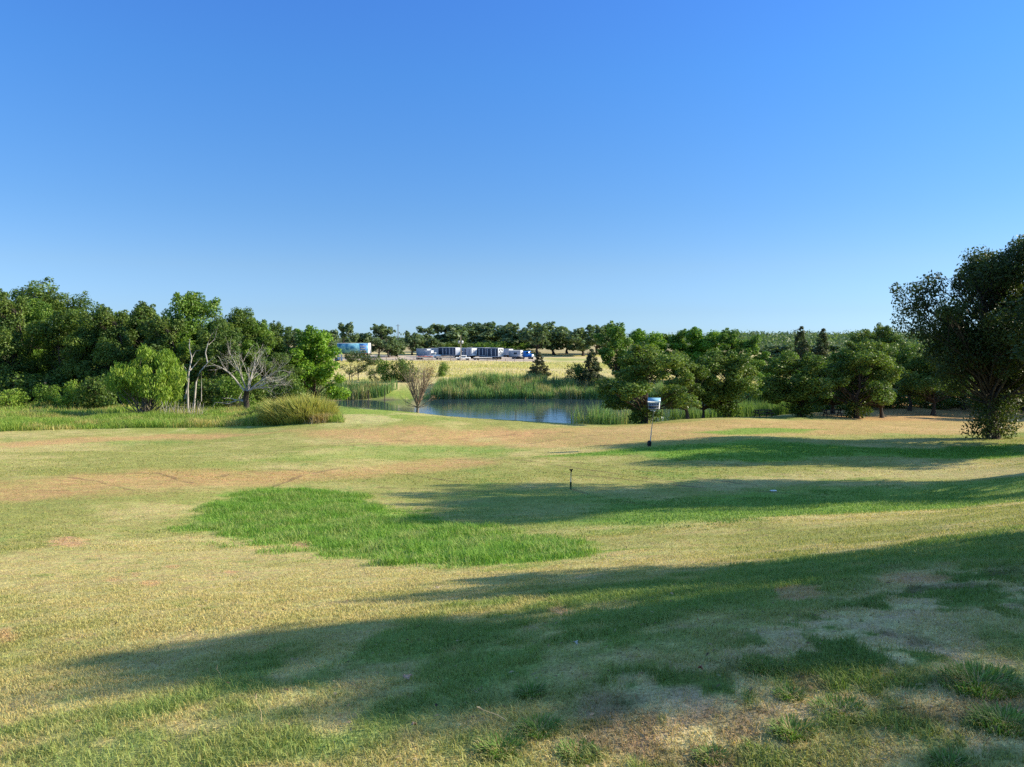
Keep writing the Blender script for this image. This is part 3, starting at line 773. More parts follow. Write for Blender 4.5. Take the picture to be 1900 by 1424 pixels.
GW = 'trees of the wood on the left'
for a in [
 ('tall_tree','tall',62,104,518,70,'tall airy tree whose crown rises highest over the left end of the wood','tree',GW),
 ('wood_tree','wood1',8,92,540,62,'dark leafy tree cut by the left edge of the photo','tree',GW),
 ('wood_tree','wood3',60,97,556,48,'mid green tree in the wood, just right of the one cut by the left edge','tree',GW),
 ('tall_tree','tall',148,106,540,62,'airy tree with sky showing through its thin top, second peak of the wood','tree',GW),
 ('wood_tree','wood2',118,92,575,66,'olive green tree at the front of the wood below the two airy tops','tree',GW),
 ('wood_tree','wood1',196,90,568,62,'dark tree with an even rounded top behind the feathery willow','tree',GW),
 ('wood_tree','wood1',262,97,562,60,'dark tree left of the big round bright crown','tree',GW),
 ('round_tree','wood3',352,92,543,66,'big tree with a round bright green crown, tallest in the middle of the wood','tree',GW),
 ('wood_tree','wood1',306,88,585,56,'low dark tree filling the gap under the big round crown','tree',GW),
 ('wood_tree','wood2',432,93,572,54,'tree with a small twin top above the sprawling dead tree','tree',GW),
 ('wood_tree','wood1',405,86,600,56,'dark low tree directly behind the sprawling dead tree','tree',GW),
 ('wood_tree','wood3',474,95,592,52,'narrow mid green tree right of the twin topped tree','tree',GW),
 ('wood_tree','wood1',508,98,598,42,'dark tree with a ragged spiky top at the right end of the wood','tree',GW),
 ('wood_tree','wood2',505,88,655,40,'low olive tree behind the grey twigs of the dead tree','tree',GW),
 ('wood_tree','wood1',-70,95,545,62,'tree of the wood just outside the left edge','tree',GW),
 ('wood_tree','wood1',35,108,565,70,'dark tree deep in the wood between the airy tops','tree',GW),
 ('wood_tree','wood1',230,108,585,70,'dark tree deep in the wood behind the willow','tree',GW),
 ('wood_tree','wood1',160,112,600,80,'dark tree deep in the wood under the second airy top','tree',GW),
 ('wood_tree','wood1',385,110,610,80,'dark tree deep in the wood behind the pale snag','tree',GW),
 ('wood_tree','wood1',470,112,625,60,'dark tree deep in the wood behind the dead tree','tree',GW),
 ('shrub','shrub3',50,88,690,52,'dark undergrowth in the black gap behind the pale shrubs','shrub','undergrowth of the wood'),
 ('shrub','shrub3',240,88,680,52,'dark undergrowth hidden behind the willow','shrub','undergrowth of the wood'),
 ('shrub','shrub3',330,86,672,50,'dark undergrowth behind the pale snag','shrub','undergrowth of the wood'),
 ('shrub','shrub3',130,90,680,52,'dark undergrowth between the paler front shrubs','shrub','undergrowth of the wood'),
 ('shrub','shrub3',455,84,690,45,'dark undergrowth behind the dead tree fork','shrub','undergrowth of the wood'),
 ('lobed_tree','lobed1',585,99,606,56,'bright yellow green leafy tree left of the blue trailer','tree'),
 ('shrub','shrub2',14,78,722,34,'bright shrub at the left edge at the foot of the wood','shrub','shrubs along the wood'),
 ('shrub','shrub1',88,80,712,34,'mid green shrub between two paler ones at the foot of the wood','shrub','shrubs along the wood'),
 ('shrub','shrub2',132,79,706,24,'pale green shrub beside the feathery willow','shrub','shrubs along the wood'),
 ('shrub','shrub3',178,79,696,34,'dark shrub touching the left side of the willow','shrub','shrubs along the wood'),
 ('shrub','shrub3',395,78,700,50,'dark shrub between the pale snag and the dead tree','shrub','shrubs along the wood'),
 ('shrub','shrub1',430,76,690,30,'yellowish green shrub behind the dead tree trunk','shrub','shrubs along the wood'),
 ('shrub','shrub3',530,80,690,34,'dark shrub behind the golden grass mound','shrub','shrubs along the wood'),
 ('shrub','shrub1',480,66,748,24,'small green shrub left of the golden grass mound','shrub','shrubs along the wood'),
]: plant(*a)

# behind the pond, left of the yard
GB = 'trees behind the pond and the yard'
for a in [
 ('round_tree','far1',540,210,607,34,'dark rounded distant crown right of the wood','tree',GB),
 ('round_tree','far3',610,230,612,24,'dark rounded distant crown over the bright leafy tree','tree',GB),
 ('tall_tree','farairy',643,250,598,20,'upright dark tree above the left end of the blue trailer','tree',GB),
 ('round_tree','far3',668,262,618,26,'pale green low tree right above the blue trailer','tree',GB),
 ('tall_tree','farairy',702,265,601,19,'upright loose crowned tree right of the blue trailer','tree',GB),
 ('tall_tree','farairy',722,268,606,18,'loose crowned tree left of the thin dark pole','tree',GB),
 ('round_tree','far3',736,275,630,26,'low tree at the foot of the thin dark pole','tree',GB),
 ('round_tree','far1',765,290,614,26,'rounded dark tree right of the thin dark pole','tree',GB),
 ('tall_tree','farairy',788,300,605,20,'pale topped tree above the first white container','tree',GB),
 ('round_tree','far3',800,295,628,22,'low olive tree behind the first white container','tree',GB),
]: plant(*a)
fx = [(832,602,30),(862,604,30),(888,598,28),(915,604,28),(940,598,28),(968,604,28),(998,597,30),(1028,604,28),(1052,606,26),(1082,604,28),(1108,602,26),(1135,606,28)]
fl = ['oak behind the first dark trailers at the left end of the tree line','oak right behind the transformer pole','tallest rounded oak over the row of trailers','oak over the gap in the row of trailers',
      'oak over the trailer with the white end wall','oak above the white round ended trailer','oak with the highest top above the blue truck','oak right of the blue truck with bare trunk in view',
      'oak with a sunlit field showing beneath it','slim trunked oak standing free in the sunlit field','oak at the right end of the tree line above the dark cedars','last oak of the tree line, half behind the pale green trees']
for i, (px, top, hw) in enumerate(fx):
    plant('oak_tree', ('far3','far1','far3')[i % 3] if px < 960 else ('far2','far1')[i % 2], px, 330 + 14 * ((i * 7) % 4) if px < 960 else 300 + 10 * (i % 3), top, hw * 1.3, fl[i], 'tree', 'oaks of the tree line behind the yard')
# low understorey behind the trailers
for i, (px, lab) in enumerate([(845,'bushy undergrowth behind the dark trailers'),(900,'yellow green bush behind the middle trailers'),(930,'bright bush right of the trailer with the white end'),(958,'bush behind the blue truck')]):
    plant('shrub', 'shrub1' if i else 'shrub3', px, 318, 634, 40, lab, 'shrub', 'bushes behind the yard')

# around the pond
for a in [
 ('sapling','sapling',655,142,650,24,'feathery young tree standing in front of the blue trailer','tree'),
 ('sapling','sapling',690,143,660,18,'thin grey stemmed young tree right of the blue trailer','tree'),
 ('shrub','shrub1',712,140,664,20,'leafy green shrub behind the post in the pond','shrub','shrubs behind the pond'),
 ('shrub','shrub3',748,140,664,22,'dark shrub behind the bare brown tree','shrub','shrubs behind the pond'),
 ('shrub','shrub1',822,150,671,14,'small round bush in the dry field above the cattails','shrub','shrubs behind the pond'),
 ('cedar_tree','cedar1',1000,150,656,24,'lone cone shaped cedar standing behind the cattails','tree'),
 ('dark_cedar','cedar2',1098,137,648,26,'dark cedar left of the pale green trees beyond the pond','tree'),
 ('shrub','shrub3',1075,139,674,24,'dark bush at the foot of the cedar beyond the pond','shrub','shrubs behind the pond'),
]: plant(*a)
GM = 'leafy trees beyond the right end of the pond'
for a in [
 ('lobed_tree','lobed2',1142,142,597,44,'tallest pale green tree with a forked top beyond the pond','tree',GM),
 ('lobed_tree','lobed1',1200,146,611,50,'bright green tree behind the oak nearest the birdhouse','tree',GM),
 ('lobed_tree','lobed2',1255,150,612,48,'mid green tree behind the gap between two shore oaks','tree',GM),
 ('lobed_tree','lobed1',1305,146,608,50,'yellow green tree above the pair of slim oaks','tree',GM),
 ('lobed_tree','lobed2',1350,142,610,44,'deep green tree above the forked shore oak','tree',GM),
 ('lobed_tree','lobed2',1392,138,622,42,'darker green tree at the right end of the leafy group','tree',GM),
 ('lobed_tree','lobed3',1450,125,655,36,'light yellow tree glowing between two dark oaks','tree',GM),
 ('lobed_tree','lobed3',1425,118,690,30,'low yellow green tree above the left picnic table','tree',GM),
 ('round_tree','far3',1440,210,640,34,'olive crown between the yellow tree and the first pointed cedar','tree',GM),
 ('round_tree','far3',1505,215,640,36,'olive crown filling the gap between the two pointed cedars','tree',GM),
 ('round_tree','far3',1565,210,640,36,'olive crown right of the two pointed cedars','tree',GM),
 ('round_tree','far3',1615,205,636,36,'olive crown behind the pale topped grove tree','tree',GM),
 ('cedar_tree','cedar2',1486,170,606,25,'left one of two dark pointed cedars over the oaks','tree','pair of dark cedars'),
 ('cedar_tree','cedar2',1526,172,610,25,'right one of two dark pointed cedars over the oaks','tree','pair of dark cedars'),
]: plant(*a)
GO = 'oaks on the near shore'
for a in [
 ('oak_tree','oak1',1196,69,636,78,'round dark oak behind the birdhouse, sprouts around its trunk','tree',GO),
 ('oak_tree','oak2',1278,77,652,54,'slim oak with a white tag on its trunk','tree',GO),
 ('oak_tree','oak2',1306,80,668,40,'small oak with a thin dark trunk between two larger ones','tree',GO),
 ('oak_tree','oak3',1350,80,648,62,'oak with a forked trunk and thick base growth','tree',GO),
 ('oak_tree','oak3',1486,83,652,66,'dark oak between the two picnic tables','tree',GO),
 ('oak_tree','oak2',1548,90,646,58,'oak rising behind the right picnic table','tree',GO),
 ('oak_tree','oak1',1592,83,630,62,'broad olive oak right of the right picnic table','tree',GO),
 ('oak_tree','oak2',1640,84,636,54,'oak with a straight dark trunk left of the big oak','tree',GO),
]: plant(*a)
GR = 'trees of the dark grove on the right'
for a in [
 ('park_tree','park1',1625,112,602,50,'pale topped tree peeping over the oaks left of the big oak','tree',GR),
 ('park_tree','park2',1690,96,632,56,'grove tree with bright lower leaves left of the big oak','tree',GR),
 ('park_tree','park1',1735,90,650,60,'dark grove tree just left of the big oak trunk','tree',GR),
 ('park_tree','park1',1790,100,610,60,'dark grove tree behind the big oak','tree',GR),
 ('park_tree','park2',1850,94,600,64,'grove tree right behind the big oak trunk','tree',GR),
 ('park_tree','park1',1905,98,580,66,'grove tree at the right edge of the photo','tree',GR),
 ('park_tree','park1',1710,124,640,60,'grove tree deep in the shade left of the big oak','tree',GR),
 ('park_tree','park1',1800,128,630,66,'grove tree deep in the shade behind the big oak','tree',GR),
 ('park_tree','park1',1890,126,630,66,'grove tree deep in the shade at the right edge','tree',GR),
 ('park_tree','park1',1580,118,668,56,'dark tree in the shade behind the picnic tables','tree',GR),
 ('park_tree','park1',1500,112,690,44,'low dark tree closing the view behind the left oak trunks','tree',GR),
 ('dense_tree','wood1',1530,135,668,60,'dense dark tree closing the view behind the right picnic table','tree',GR),
 ('dense_tree','wood1',1600,138,660,60,'dense dark tree closing the view left of the straight trunk','tree',GR),
 ('dense_tree','wood1',1680,140,650,64,'dense dark tree closing the view right of the straight trunk','tree',GR),
 ('dense_tree','wood1',1760,138,650,64,'dense dark tree closing the view left of the big trunk','tree',GR),
 ('dense_tree','wood1',1840,140,640,64,'dense dark tree closing the view behind the big trunk','tree',GR),
 ('dense_tree','wood1',1915,138,640,64,'dense dark tree closing the view at the right edge','tree',GR),
 ('shrub','shrub3',1505,96,724,34,'bush added for dark shade behind the left oak trunks','shrub','bushes added for the dark band under the grove'),  # bushes added to hide sunny ground and leave a dark band
 ('shrub','shrub3',1525,100,722,38,'bush added for dark shade behind the right picnic table','shrub','bushes added for the dark band under the grove'),
 ('shrub','shrub3',1590,99,720,40,'bush added for dark shade behind the broad olive oak','shrub','bushes added for the dark band under the grove'),
 ('shrub','shrub3',1655,101,722,40,'bush added for dark shade right of the straight dark trunk','shrub','bushes added for the dark band under the grove'),
 ('shrub','shrub3',1725,102,724,42,'bush added for dark shade between two grove trunks','shrub','bushes added for the dark band under the grove'),
 ('shrub','shrub3',1790,104,722,42,'bush added for dark shade just left of the big oak base','shrub','bushes added for the dark band under the grove'),
 ('shrub','shrub3',1870,102,722,46,'bush added for dark shade right of the big oak base','shrub','bushes added for the dark band under the grove'),
 ('park_tree','park1',1640,122,672,56,'dark tree behind the straight trunked oak','tree',GR),
]: plant(*a)
plant('oak_tree','bigoak',1848,47,440,130,'biggest oak, dark and wide, with leafy growth hiding its trunk base','tree','oaks along the right side', .6)
# the oaks past the right edge that throw the bands of shade over the lawn
for i, (x, y, H, R) in enumerate([(29.5,26.3,13.4,6.0),(17.2,7.7,8.0,3.8),(18.6,4.1,7.4,3.6),(18.0,5.9,8.5,2.5),(33.2,40,11.0,6.7)]):
    trunk, crown, H0, R0, sp = tree_variant(*(lambda q: (q,))('thinoak' if y < 6 else 'shadeoak' if x < 20 else 'bigoak'), **VAR['thinoak' if y < 6 else 'shadeoak' if x < 20 else 'bigoak'])
    root = empty('oak_tree', (x, y, hz1(x, y)), i * 1.3, 'oak mostly past the right edge, known by the shade it throws on the lawn', 'tree', 'oaks along the right side')
    root.scale = (R / R0, R / R0, H / H0)
    for part, me in (('trunk', trunk), ('crown', crown)):
        o = bpy.data.objects.new(part, me); COL.objects.link(o); o.parent = root

for i, (x, y) in enumerate([(69, 84), (76, 92), (73, 101), (82, 84), (84, 106), (78, 114)]):
    trunk, crown, H0, R0, sp = tree_variant('park1', **VAR['park1'])
    root = empty('park_tree', (x, y, hz1(x, y)), i * 1.1, 'grove tree past the right edge, shading the ground under the oaks', 'tree', 'trees of the dark grove on the right')
    root.scale = (5.2 / R0, 5.2 / R0, 12 / H0)
    for part, me in (('trunk', trunk), ('crown', crown)):
        o = bpy.data.objects.new(part, me); COL.objects.link(o); o.parent = root

# far wood on the ridge, one mass
def far_wood():
    r = np.random.default_rng(55)
    V = []; Q = []; C = []; n = 0
    ctr = []
    rad = []
    for k in range(1500):
        px = r.uniform(0, 2100) if k < 500 else r.uniform(1330, 2100); d = r.uniform(380, 1050)
        x = (px - 950) / F * d; R = r.uniform(4, 7)
        top = P(px, 628 + 5 * math.sin(px * .012) + r.uniform(-3, 7), d)[2] - R
        if px < 1330 and d < 600: continue
        ctr.append((x, d, min(top, hz1(x, d) + 10))); rad.append(R)
        ctr.append((x, d, hz1(x, d) + 3)); rad.append(R)
    ctr = np.array(ctr); rad = np.array(rad)
    v, q, c = leaves(ctr, rad, 150000, 1.5, r, np.array(FAR_HAZE) * 1.0, .9, .4, .8)
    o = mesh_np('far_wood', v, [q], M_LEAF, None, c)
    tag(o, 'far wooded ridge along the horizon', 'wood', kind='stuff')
far_wood()

# willow
def willow():
    x, d = (270 - 950) / F * 70, 70.0
    z = hz1(x, d); r = np.random.default_rng(77)
    root = empty('willow_shrub', (x, d, z), 0, 'big feathery bright green willow shrub in front of the dark wood', 'shrub')
    mb = MB(); ctr = []; rad = []
    for i in range(46):
        a = r.random() * 6.28; rr = 3.1 * math.sqrt(r.random()); zz = 1.0 + (5.5 - .28 * rr ** 2) * r.random() ** .7
        c = np.array((math.cos(a) * rr * 1.02, math.sin(a) * rr * .8, zz))
        if c[0] < -1.2: c[2] *= .86
        ctr.append(c); rad.append(.45 + .45 * r.random())
        p, q = limb(np.array((r.normal(0, .3), r.normal(0, .3), -.1)), c, .06, .012, r, .08)
        mb.tube(p, q, 5, False)
    mb.build('trunk', M_GREYBARK, root, True)
    ctr = np.array(ctr); rad = np.array(rad)
    V, Q, C = leaves(ctr, rad, 15000, .34, r, WILLOW, .6, .3, 1.25, 4.2, .55, .3)
    mesh_np('crown', V, [Q], M_LEAF, root, C)
willow()

# bare and dead trees
def grow(mb, p, d, L, rad, depth, r, tips, up=.15, spread=.55, kids=(2, 4), wig=.12, short=.72):
    n = 5; pts = [p]; dd = d
    for i in range(n - 1):
        dd = norm(dd + r.normal(0, wig, 3) + np.array([0, 0, up * .25])); pts.append(pts[-1] + dd * L / (n - 1))
    pts = np.array(pts); r1 = rad * .55 if depth else rad * .25
    mb.tube(pts, np.linspace(rad, r1, n), 6 if rad > .03 else 4, False)
    if depth == 0:
        tips.append(pts[-1]); return
    for k in range(r.integers(kids[0], kids[1] + 1)):
        f = .45 + .55 * r.random() if k else 1.0
        i = min(int(f * (n - 1)), n - 2); q = pts[i] + (pts[i + 1] - pts[i]) * (f * (n - 1) - i)
        grow(mb, q, norm(dd + r.normal(0, spread, 3) + np.array([0, 0, up])), L * short * (.7 + .5 * r.random()), r1 * (.9 if k == 0 else .7), depth - 1, r, tips, up, spread, kids, wig, short)

def dead_tree():
    d = 72.0; x = (455 - 950) / F * d; z = hz1(x, d); r = np.random.default_rng(5)
    root = empty('dead_tree', (x, d, z), 0, 'sprawling leafless dead tree with grey twigs spreading to the right', 'tree')
    mb = MB(); tips = []
    base = np.array((0, 0, -.2)); fork = np.array((.1, 0, 1.9))
    mb.tube(np.array([base, (.05, 0, .6), (-.05, .05, 1.2), fork]), [.36, .27, .26, .24], 9)
    mb.build('trunk', M_BARK, root, True)
    mb = MB()
    for dr, L, rad, dep in (((-.95, .1, 1.15), 2.5, .10, 3), ((-.75, -.2, 1.3), 2.3, .08, 3), ((.2, .2, 1.2), 2.2, .09, 3), ((.55, 0, 1.3), 2.4, .08, 3), ((1.0, -.1, 1.0), 2.2, .09, 4), ((1.3, .1, .6), 2.4, .085, 5),
                            ((1.2, -.3, .3), 2.1, .08, 5), ((1.3, .3, .42), 2.3, .08, 5), ((-.5, -.3, 1.2), 2.1, .07, 3), ((.8, .4, 1.2), 2.3, .08, 4), ((1.1, .5, .75), 2.2, .075, 5)):
        grow(mb, fork + np.array((0, 0, -.3 * r.random())), norm(np.array(dr)), L, rad, dep, r, tips, .03, .44, (3, 4) if dep < 5 else (2, 4), .10, .64)
    for dr, L in (((-1.2, -.3, .5), 2.6), ((-1.4, -.2, .25), 3.0), ((-1.0, .1, .3), 1.8)):
        grow(mb, np.array((-.05, 0, .9)), norm(np.array(dr)), L * .5, .07, 2, r, tips, -.05, .5, (1, 3), .16, .7)
    mb.build('branches', M_DEAD, root, True)
dead_tree()

def snag():
    d = 74.0; x = (352 - 950) / F * d; z = hz1(x, d); r = np.random.default_rng(8)
    root = empty('dead_snag', (x, d, z), 0, 'pale bare forked snag between the willow and the dead tree', 'tree')
    mb = MB(); s = d / F
    def q(px, py, dy=0): 
        p = P(px, py, d); return np.array((p[0] - x, dy, p[2] - z))
    for line, r0, r1 in (([(351,772),(350,720),(352,690),(356,665),(354,645),(352,630)], .15, .05), ([(352,690),(362,676),(374,662)], .08, .02), ([(356,662),(362,652),(372,650)], .05, .015),
                         ([(358,770),(362,710),(372,690),(385,673),(398,663)], .13, .04), ([(383,672),(382,655),(386,638),(392,622),(400,612)], .09, .02), ([(350,700),(344,684),(338,676)], .06, .015),
                         ([(374,745),(374,712),(373,690)], .05, .02), ([(345,740),(347,710),(343,690)], .07, .02), ([(390,640),(398,630),(404,600)], .04, .012)):
        pts = np.array([q(a, b, r.normal(0, .15)) for a, b in line]); pts[0, 2] -= .2 if line[0][1] > 765 else 0
        mb.tube(pts, np.linspace(r0 * .72, r1 * .72, len(pts)), 7)
    mb.build('branches', M_DEAD, root, True)
    # broken pale reeds at its foot
    root2 = empty('dead_stalks', (x + 1.2, d - 6, hz1(x + 1.2, d - 6)), 0, 'bundle of pale dead stalks at the foot of the snag', 'dead stalks')
    mb = MB()
    for i in range(46):
        a = np.array((r.uniform(-1.4, 2.4), r.uniform(-.5, .5), -.1)); b = a + np.array((r.normal(.25, .35), r.normal(0, .2), r.uniform(.6, 1.7)))
        a[2] += hz1(x + 1.2 + a[0], d - 6 + a[1]) - hz1(x + 1.2, d - 6)
        mb.tube(np.array([a, (a + b) / 2 + r.normal(0, .04, 3), b]), [.022, .018, .01], 4, False)
    mb.build('stalks', M_DEAD, root2)
snag()

def bare_tree():
    d = 71.0; x = (774 - 950) / F * d; z = hz1(x, d); r = np.random.default_rng(19)
    root = empty('bare_tree', (x, d, z), 0, 'bare brown tree at the pond edge with rusty dead leaves on its right side', 'tree')
    mb = MB(); tips = []
    mb.tube(np.array([(0, 0, -.3), (.02, 0, .4), (0, .02, .75)]), [.17, .13, .12], 8)
    mb.build('trunk', M_GREYBARK, root, True)
    mb = MB()
    for k in range(22):
        a = k / 22 * 6.28 * 2
        dr = norm(np.array((math.cos(a) * .62, math.sin(a) * .5, 1.15 + .3 * r.random())))
        grow(mb, np.array((0, 0, .45 + .3 * r.random())), dr, 1.6, .06, 3, r, tips, .24, .30, (2, 4), .07, .74)
    for dr in ((1.0, 0, .55), (-.9, .1, .6), (.8, -.4, .35), (-.7, -.3, .3)):
        grow(mb, np.array((0, 0, .5)), norm(np.array(dr)), 1.1, .04, 2, r, tips, .1, .35, (2, 3), .1, .7)
    mb.build('branches', bark('tan_twig', (.15, .105, .075), (.36, .27, .2), 7), root, True)
    tips = np.array(tips)
    t1 = tips[(tips[:, 0] > .9)]
    V, Q, C = leaves(t1, np.full(len(t1), .16), 900, .09, r, TAN, .3, .2, 1.2, 2.2, .3, 0)
    mesh_np('dead_leaves', V, [Q], M_DRY, root, C)
bare_tree()

def grass_mound():
    d = 62.0; x = (553 - 950) / F * d; z = hz1(x, d); r = np.random.default_rng(23)
    root = empty('grass_mound', (x, d, z), 0, 'big rounded mound of tall golden green grass at the meadow edge', 'tall grass')
    n = 9000
    a = r.random(n) * 6.28; rr = np.sqrt(r.random(n))
    ox = np.cos(a) * rr * 2.9; oy = np.sin(a) * rr * 2.0
    hh = 2.35 * (1 - .62 * rr ** 2) * (.45 + .6 * r.random(n)) * (.6 + .8 * fbm(ox * .9 + 9, oy * .9, 12, 2))
    b = np.stack([ox, oy, hz(x + ox, d + oy) - z - .05], 1)
    out = np.stack([ox / 2.9, oy / 2.0, 0 * ox], 1) * .5
    th = r.random(n) * 6.28; side = np.stack([np.cos(th), np.sin(th), 0 * th], 1) * (.022 + .012 * r.random(n))[:, None]
    lean = out + r.normal(0, .22, (n, 3)) * np.array([1, 1, 0]) + np.array((-.15, 0, 0))
    mid = b + np.stack([0 * hh, 0 * hh, hh * .62], 1) + lean * .35 * hh[:, None]
    tip = b + np.stack([0 * hh, 0 * hh, hh * .98], 1) + lean * hh[:, None]
    V = np.stack([b - side, b + side, mid - side, mid + side, tip], 1).reshape(-1, 3)
    k = np.arange(n)[:, None] * 5
    T = np.concatenate([k + np.array([[0, 1, 3]]), k + np.array([[0, 3, 2]]), k + np.array([[2, 3, 4]])])
    g = np.array((.21, .28, .05)); y = np.array((.52, .48, .15))
    c0 = vary(np.tile(g, (n, 1)), r, .3, .15); c1 = vary(np.tile(y, (n, 1)), r, .25, .15)
    C = np.stack([c0, c0, (c0 + c1) / 2, (c0 + c1) / 2, c1], 1).reshape(-1, 3)
    mesh_np('blades', V, [T], M_GRASS, root, C)
    n = 1500; a = r.random(n) * 6.28
    cs = np.stack([1.9 + r.normal(0, .45, n), -1.5 + r.normal(0, .3, n)], 1)
    V, T, C = blades(np.stack([cs[:, 0], cs[:, 1], hz(x + cs[:, 0], d + cs[:, 1]) - z], 1), .55 + .5 * r.random(n), np.full(n, .03), .6 + .5 * r.random(n), vary(np.tile((.55, .43, .22), (n, 1)), r), r)
    mesh_np('dry_blades', V, [T], M_GRASS, root, C)
grass_mound()

# ------------------------------------------------------------------ park things
M_WHITE = plain('white_paint', (.78, .78, .76), .35, var=.06)
M_BLUEROOF = plain('blue_roof', (.22, .42, .55), .35, var=.08)
M_SHADEGREY = plain('shade_grey', (.30, .30, .33), .6, var=.1)  # shade of the birdhouse front put into the grey; ledges share it
M_BLACK = plain('black_hole', (.012, .012, .014), .8)
M_GALV = plain('galvanised_pole', (.42, .40, .38), .4, .6, .15, 20)
M_WOODG = plain('weathered_wood', (.22, .17, .13), .85, var=.3, scale=14)
M_DKWOOD = plain('dark_wood', (.075, .055, .045), .85, var=.3, scale=14)
M_DKGREEN = plain('green_plastic', (.012, .07, .03), .4)
M_IRON = plain('dark_iron', (.03, .03, .032), .5, .7)
M_CONC = plain('concrete', (.42, .38, .33), .9, var=.2)

def birdhouse():
    p = G(1205, 829); x, d = p; z = hz1(x, d); s = d / F
    H = P(1205, 740, d)[2] - z
    root = empty('birdhouse', (x, d, z), math.radians(-14), 'white birdhouse with a pale blue roof on a thin leaning pole', 'birdhouse')
    lean = 8 * s
    zb = H - 19 * s; w = 20 * s; hh = 13.5 * s; dep = 15 * s
    mb = MB(); mb.tube(np.array([(0, 0, -.2), (lean * .5, 0, zb * .5), (lean * .93, 0, zb - .12)]), [.03, .027, .024], 10); mb.build('pole', M_GALV, root, True)
    mb = MB(); mb.tube(np.array([(-.01, 0, -.1), (-.01, 0, .12), (.0, 0, .28), (.01, 0, .34)]), [.07, .13, .12, .05], 10); mb.build('pole_guard', M_IRON, root, True)
    mb = MB(); mb.box((lean - .05, 0, zb - .07), (w * .55, dep * .6, .05), .01); mb.box((lean * .98, 0, zb - .14), (.1, .1, .1), .02); mb.build('bracket', M_WHITE, root)
    body = MB(); body.box((lean, 0, zb + hh / 2), (w, dep, hh), .012)
    # gable ends
    for sx in (-1, 1):
        xx = lean + sx * w / 2; t = .03 * -sx
        V = [(xx, -dep/2, zb+hh), (xx, dep/2, zb+hh), (xx, 0, zb+hh+6*s), (xx+t, -dep/2, zb+hh), (xx+t, dep/2, zb+hh), (xx+t, 0, zb+hh+6*s)]
        body.add(np.array(V), [np.array([(0,1,2),(3,5,4)]), np.array([(0,3,4,1),(1,4,5,2),(2,5,3,0)])])
    body.build('house', M_WHITE, root)
    fr = MB(); fr.box((lean, -dep/2 - .012, zb + hh*.46), (w*.93, .02, hh*.80), .004); fr.build('front_shade_panel', M_SHADEGREY, root)  # grey sheet over the white front, painting its shaded face
    for j in range(2):
        for i in range(4):
            m = MB(); cx = lean + (i - 1.5) * w * .22; cz = zb + hh * (.28 + .36 * j)
            th = np.linspace(0, 2*np.pi, 13)[:-1]
            V = np.concatenate([[(cx, -dep/2 - .026, cz)], np.stack([cx + .032*np.cos(th), np.full(12, -dep/2 - .026), cz + .032*np.sin(th)], 1)])
            m.add(V, [np.array([(0, 1+k, 1+(k+1) % 12) for k in range(12)])]); m.build('entrance_hole', M_BLACK, root)
    pr = MB()
    for j in range(2): pr.box((lean, -dep/2 - .07, zb + hh*(.12 + .36*j)), (w*1.0, .10, .015), .004)
    pr.build('porch_ledge', M_SHADEGREY, root)
    rf = MB()
    for sy in (-1, 1):
        a = math.atan2(6*s, dep/2); L = math.hypot(6*s, dep/2) * 1.22
        c0 = np.array((lean, 0, zb + hh + 6*s + .02)); dirv = np.array((0, sy*math.cos(a), -math.sin(a))); nrm = np.array((0, sy*math.sin(a), math.cos(a)))
        q = [c0 + np.array((sx*w*.58, 0, 0)) + dirv*t*L + nrm*h for h in (0, .025) for sx in (-1, 1) for t in (0, 1)]
        rf.add(np.array(q), [np.array([(0,1,3,2),(4,6,7,5),(0,2,6,4),(1,5,7,3),(0,4,5,1),(2,3,7,6)])])
    rf.build('roof', M_BLUEROOF, root)
    mb = MB(); mb.box((lean, -dep*.62, zb+hh+.01), (w*1.14, .02, .07), .004); mb.build('fascia', M_WHITE, root)
birdhouse()

def sprinkler():
    p = G(1059, 908); x, d = p; z = hz1(x, d); s = d / F
    root = empty('lawn_sprinkler', (x, d, z), 0, 'lawn sprinkler on a thin upright riser with a dark green base', 'sprinkler')
    H = P(1059, 871, d)[2] - z
    mb = MB(); mb.tube(np.array([(0, 0, -.1), (0, 0, H*.12), (.0, 0, H*.36)]), [.022, .032, .033], 10); mb.build('base_sleeve', M_DKGREEN, root, True)
    mb = MB(); mb.tube(np.array([(0, 0, H*.34), (.012, 0, H*.86)]), [.017, .017], 9); mb.build('riser', plain('pale_pipe', (.5, .47, .38), .4), root, True)
    mb = MB(); mb.tube(np.array([(.012, 0, H*.84), (.014, 0, H*.90), (.014, 0, H*.99)]), [.018, .03, .026], 9)
    mb.tube(np.array([(.014, 0, H*.9), (.075, .02, H*.985)]), [.018, .013], 7); mb.tube(np.array([(.014, 0, H*.9), (-.05, -.01, H*.985)]), [.018, .012], 7)
    mb.tube(np.array([(-.055, -.01, H*.99), (.085, .02, H*.995)]), [.01, .012], 6)
    mb.build('sprinkler_head', M_IRON, root, True)
sprinkler()

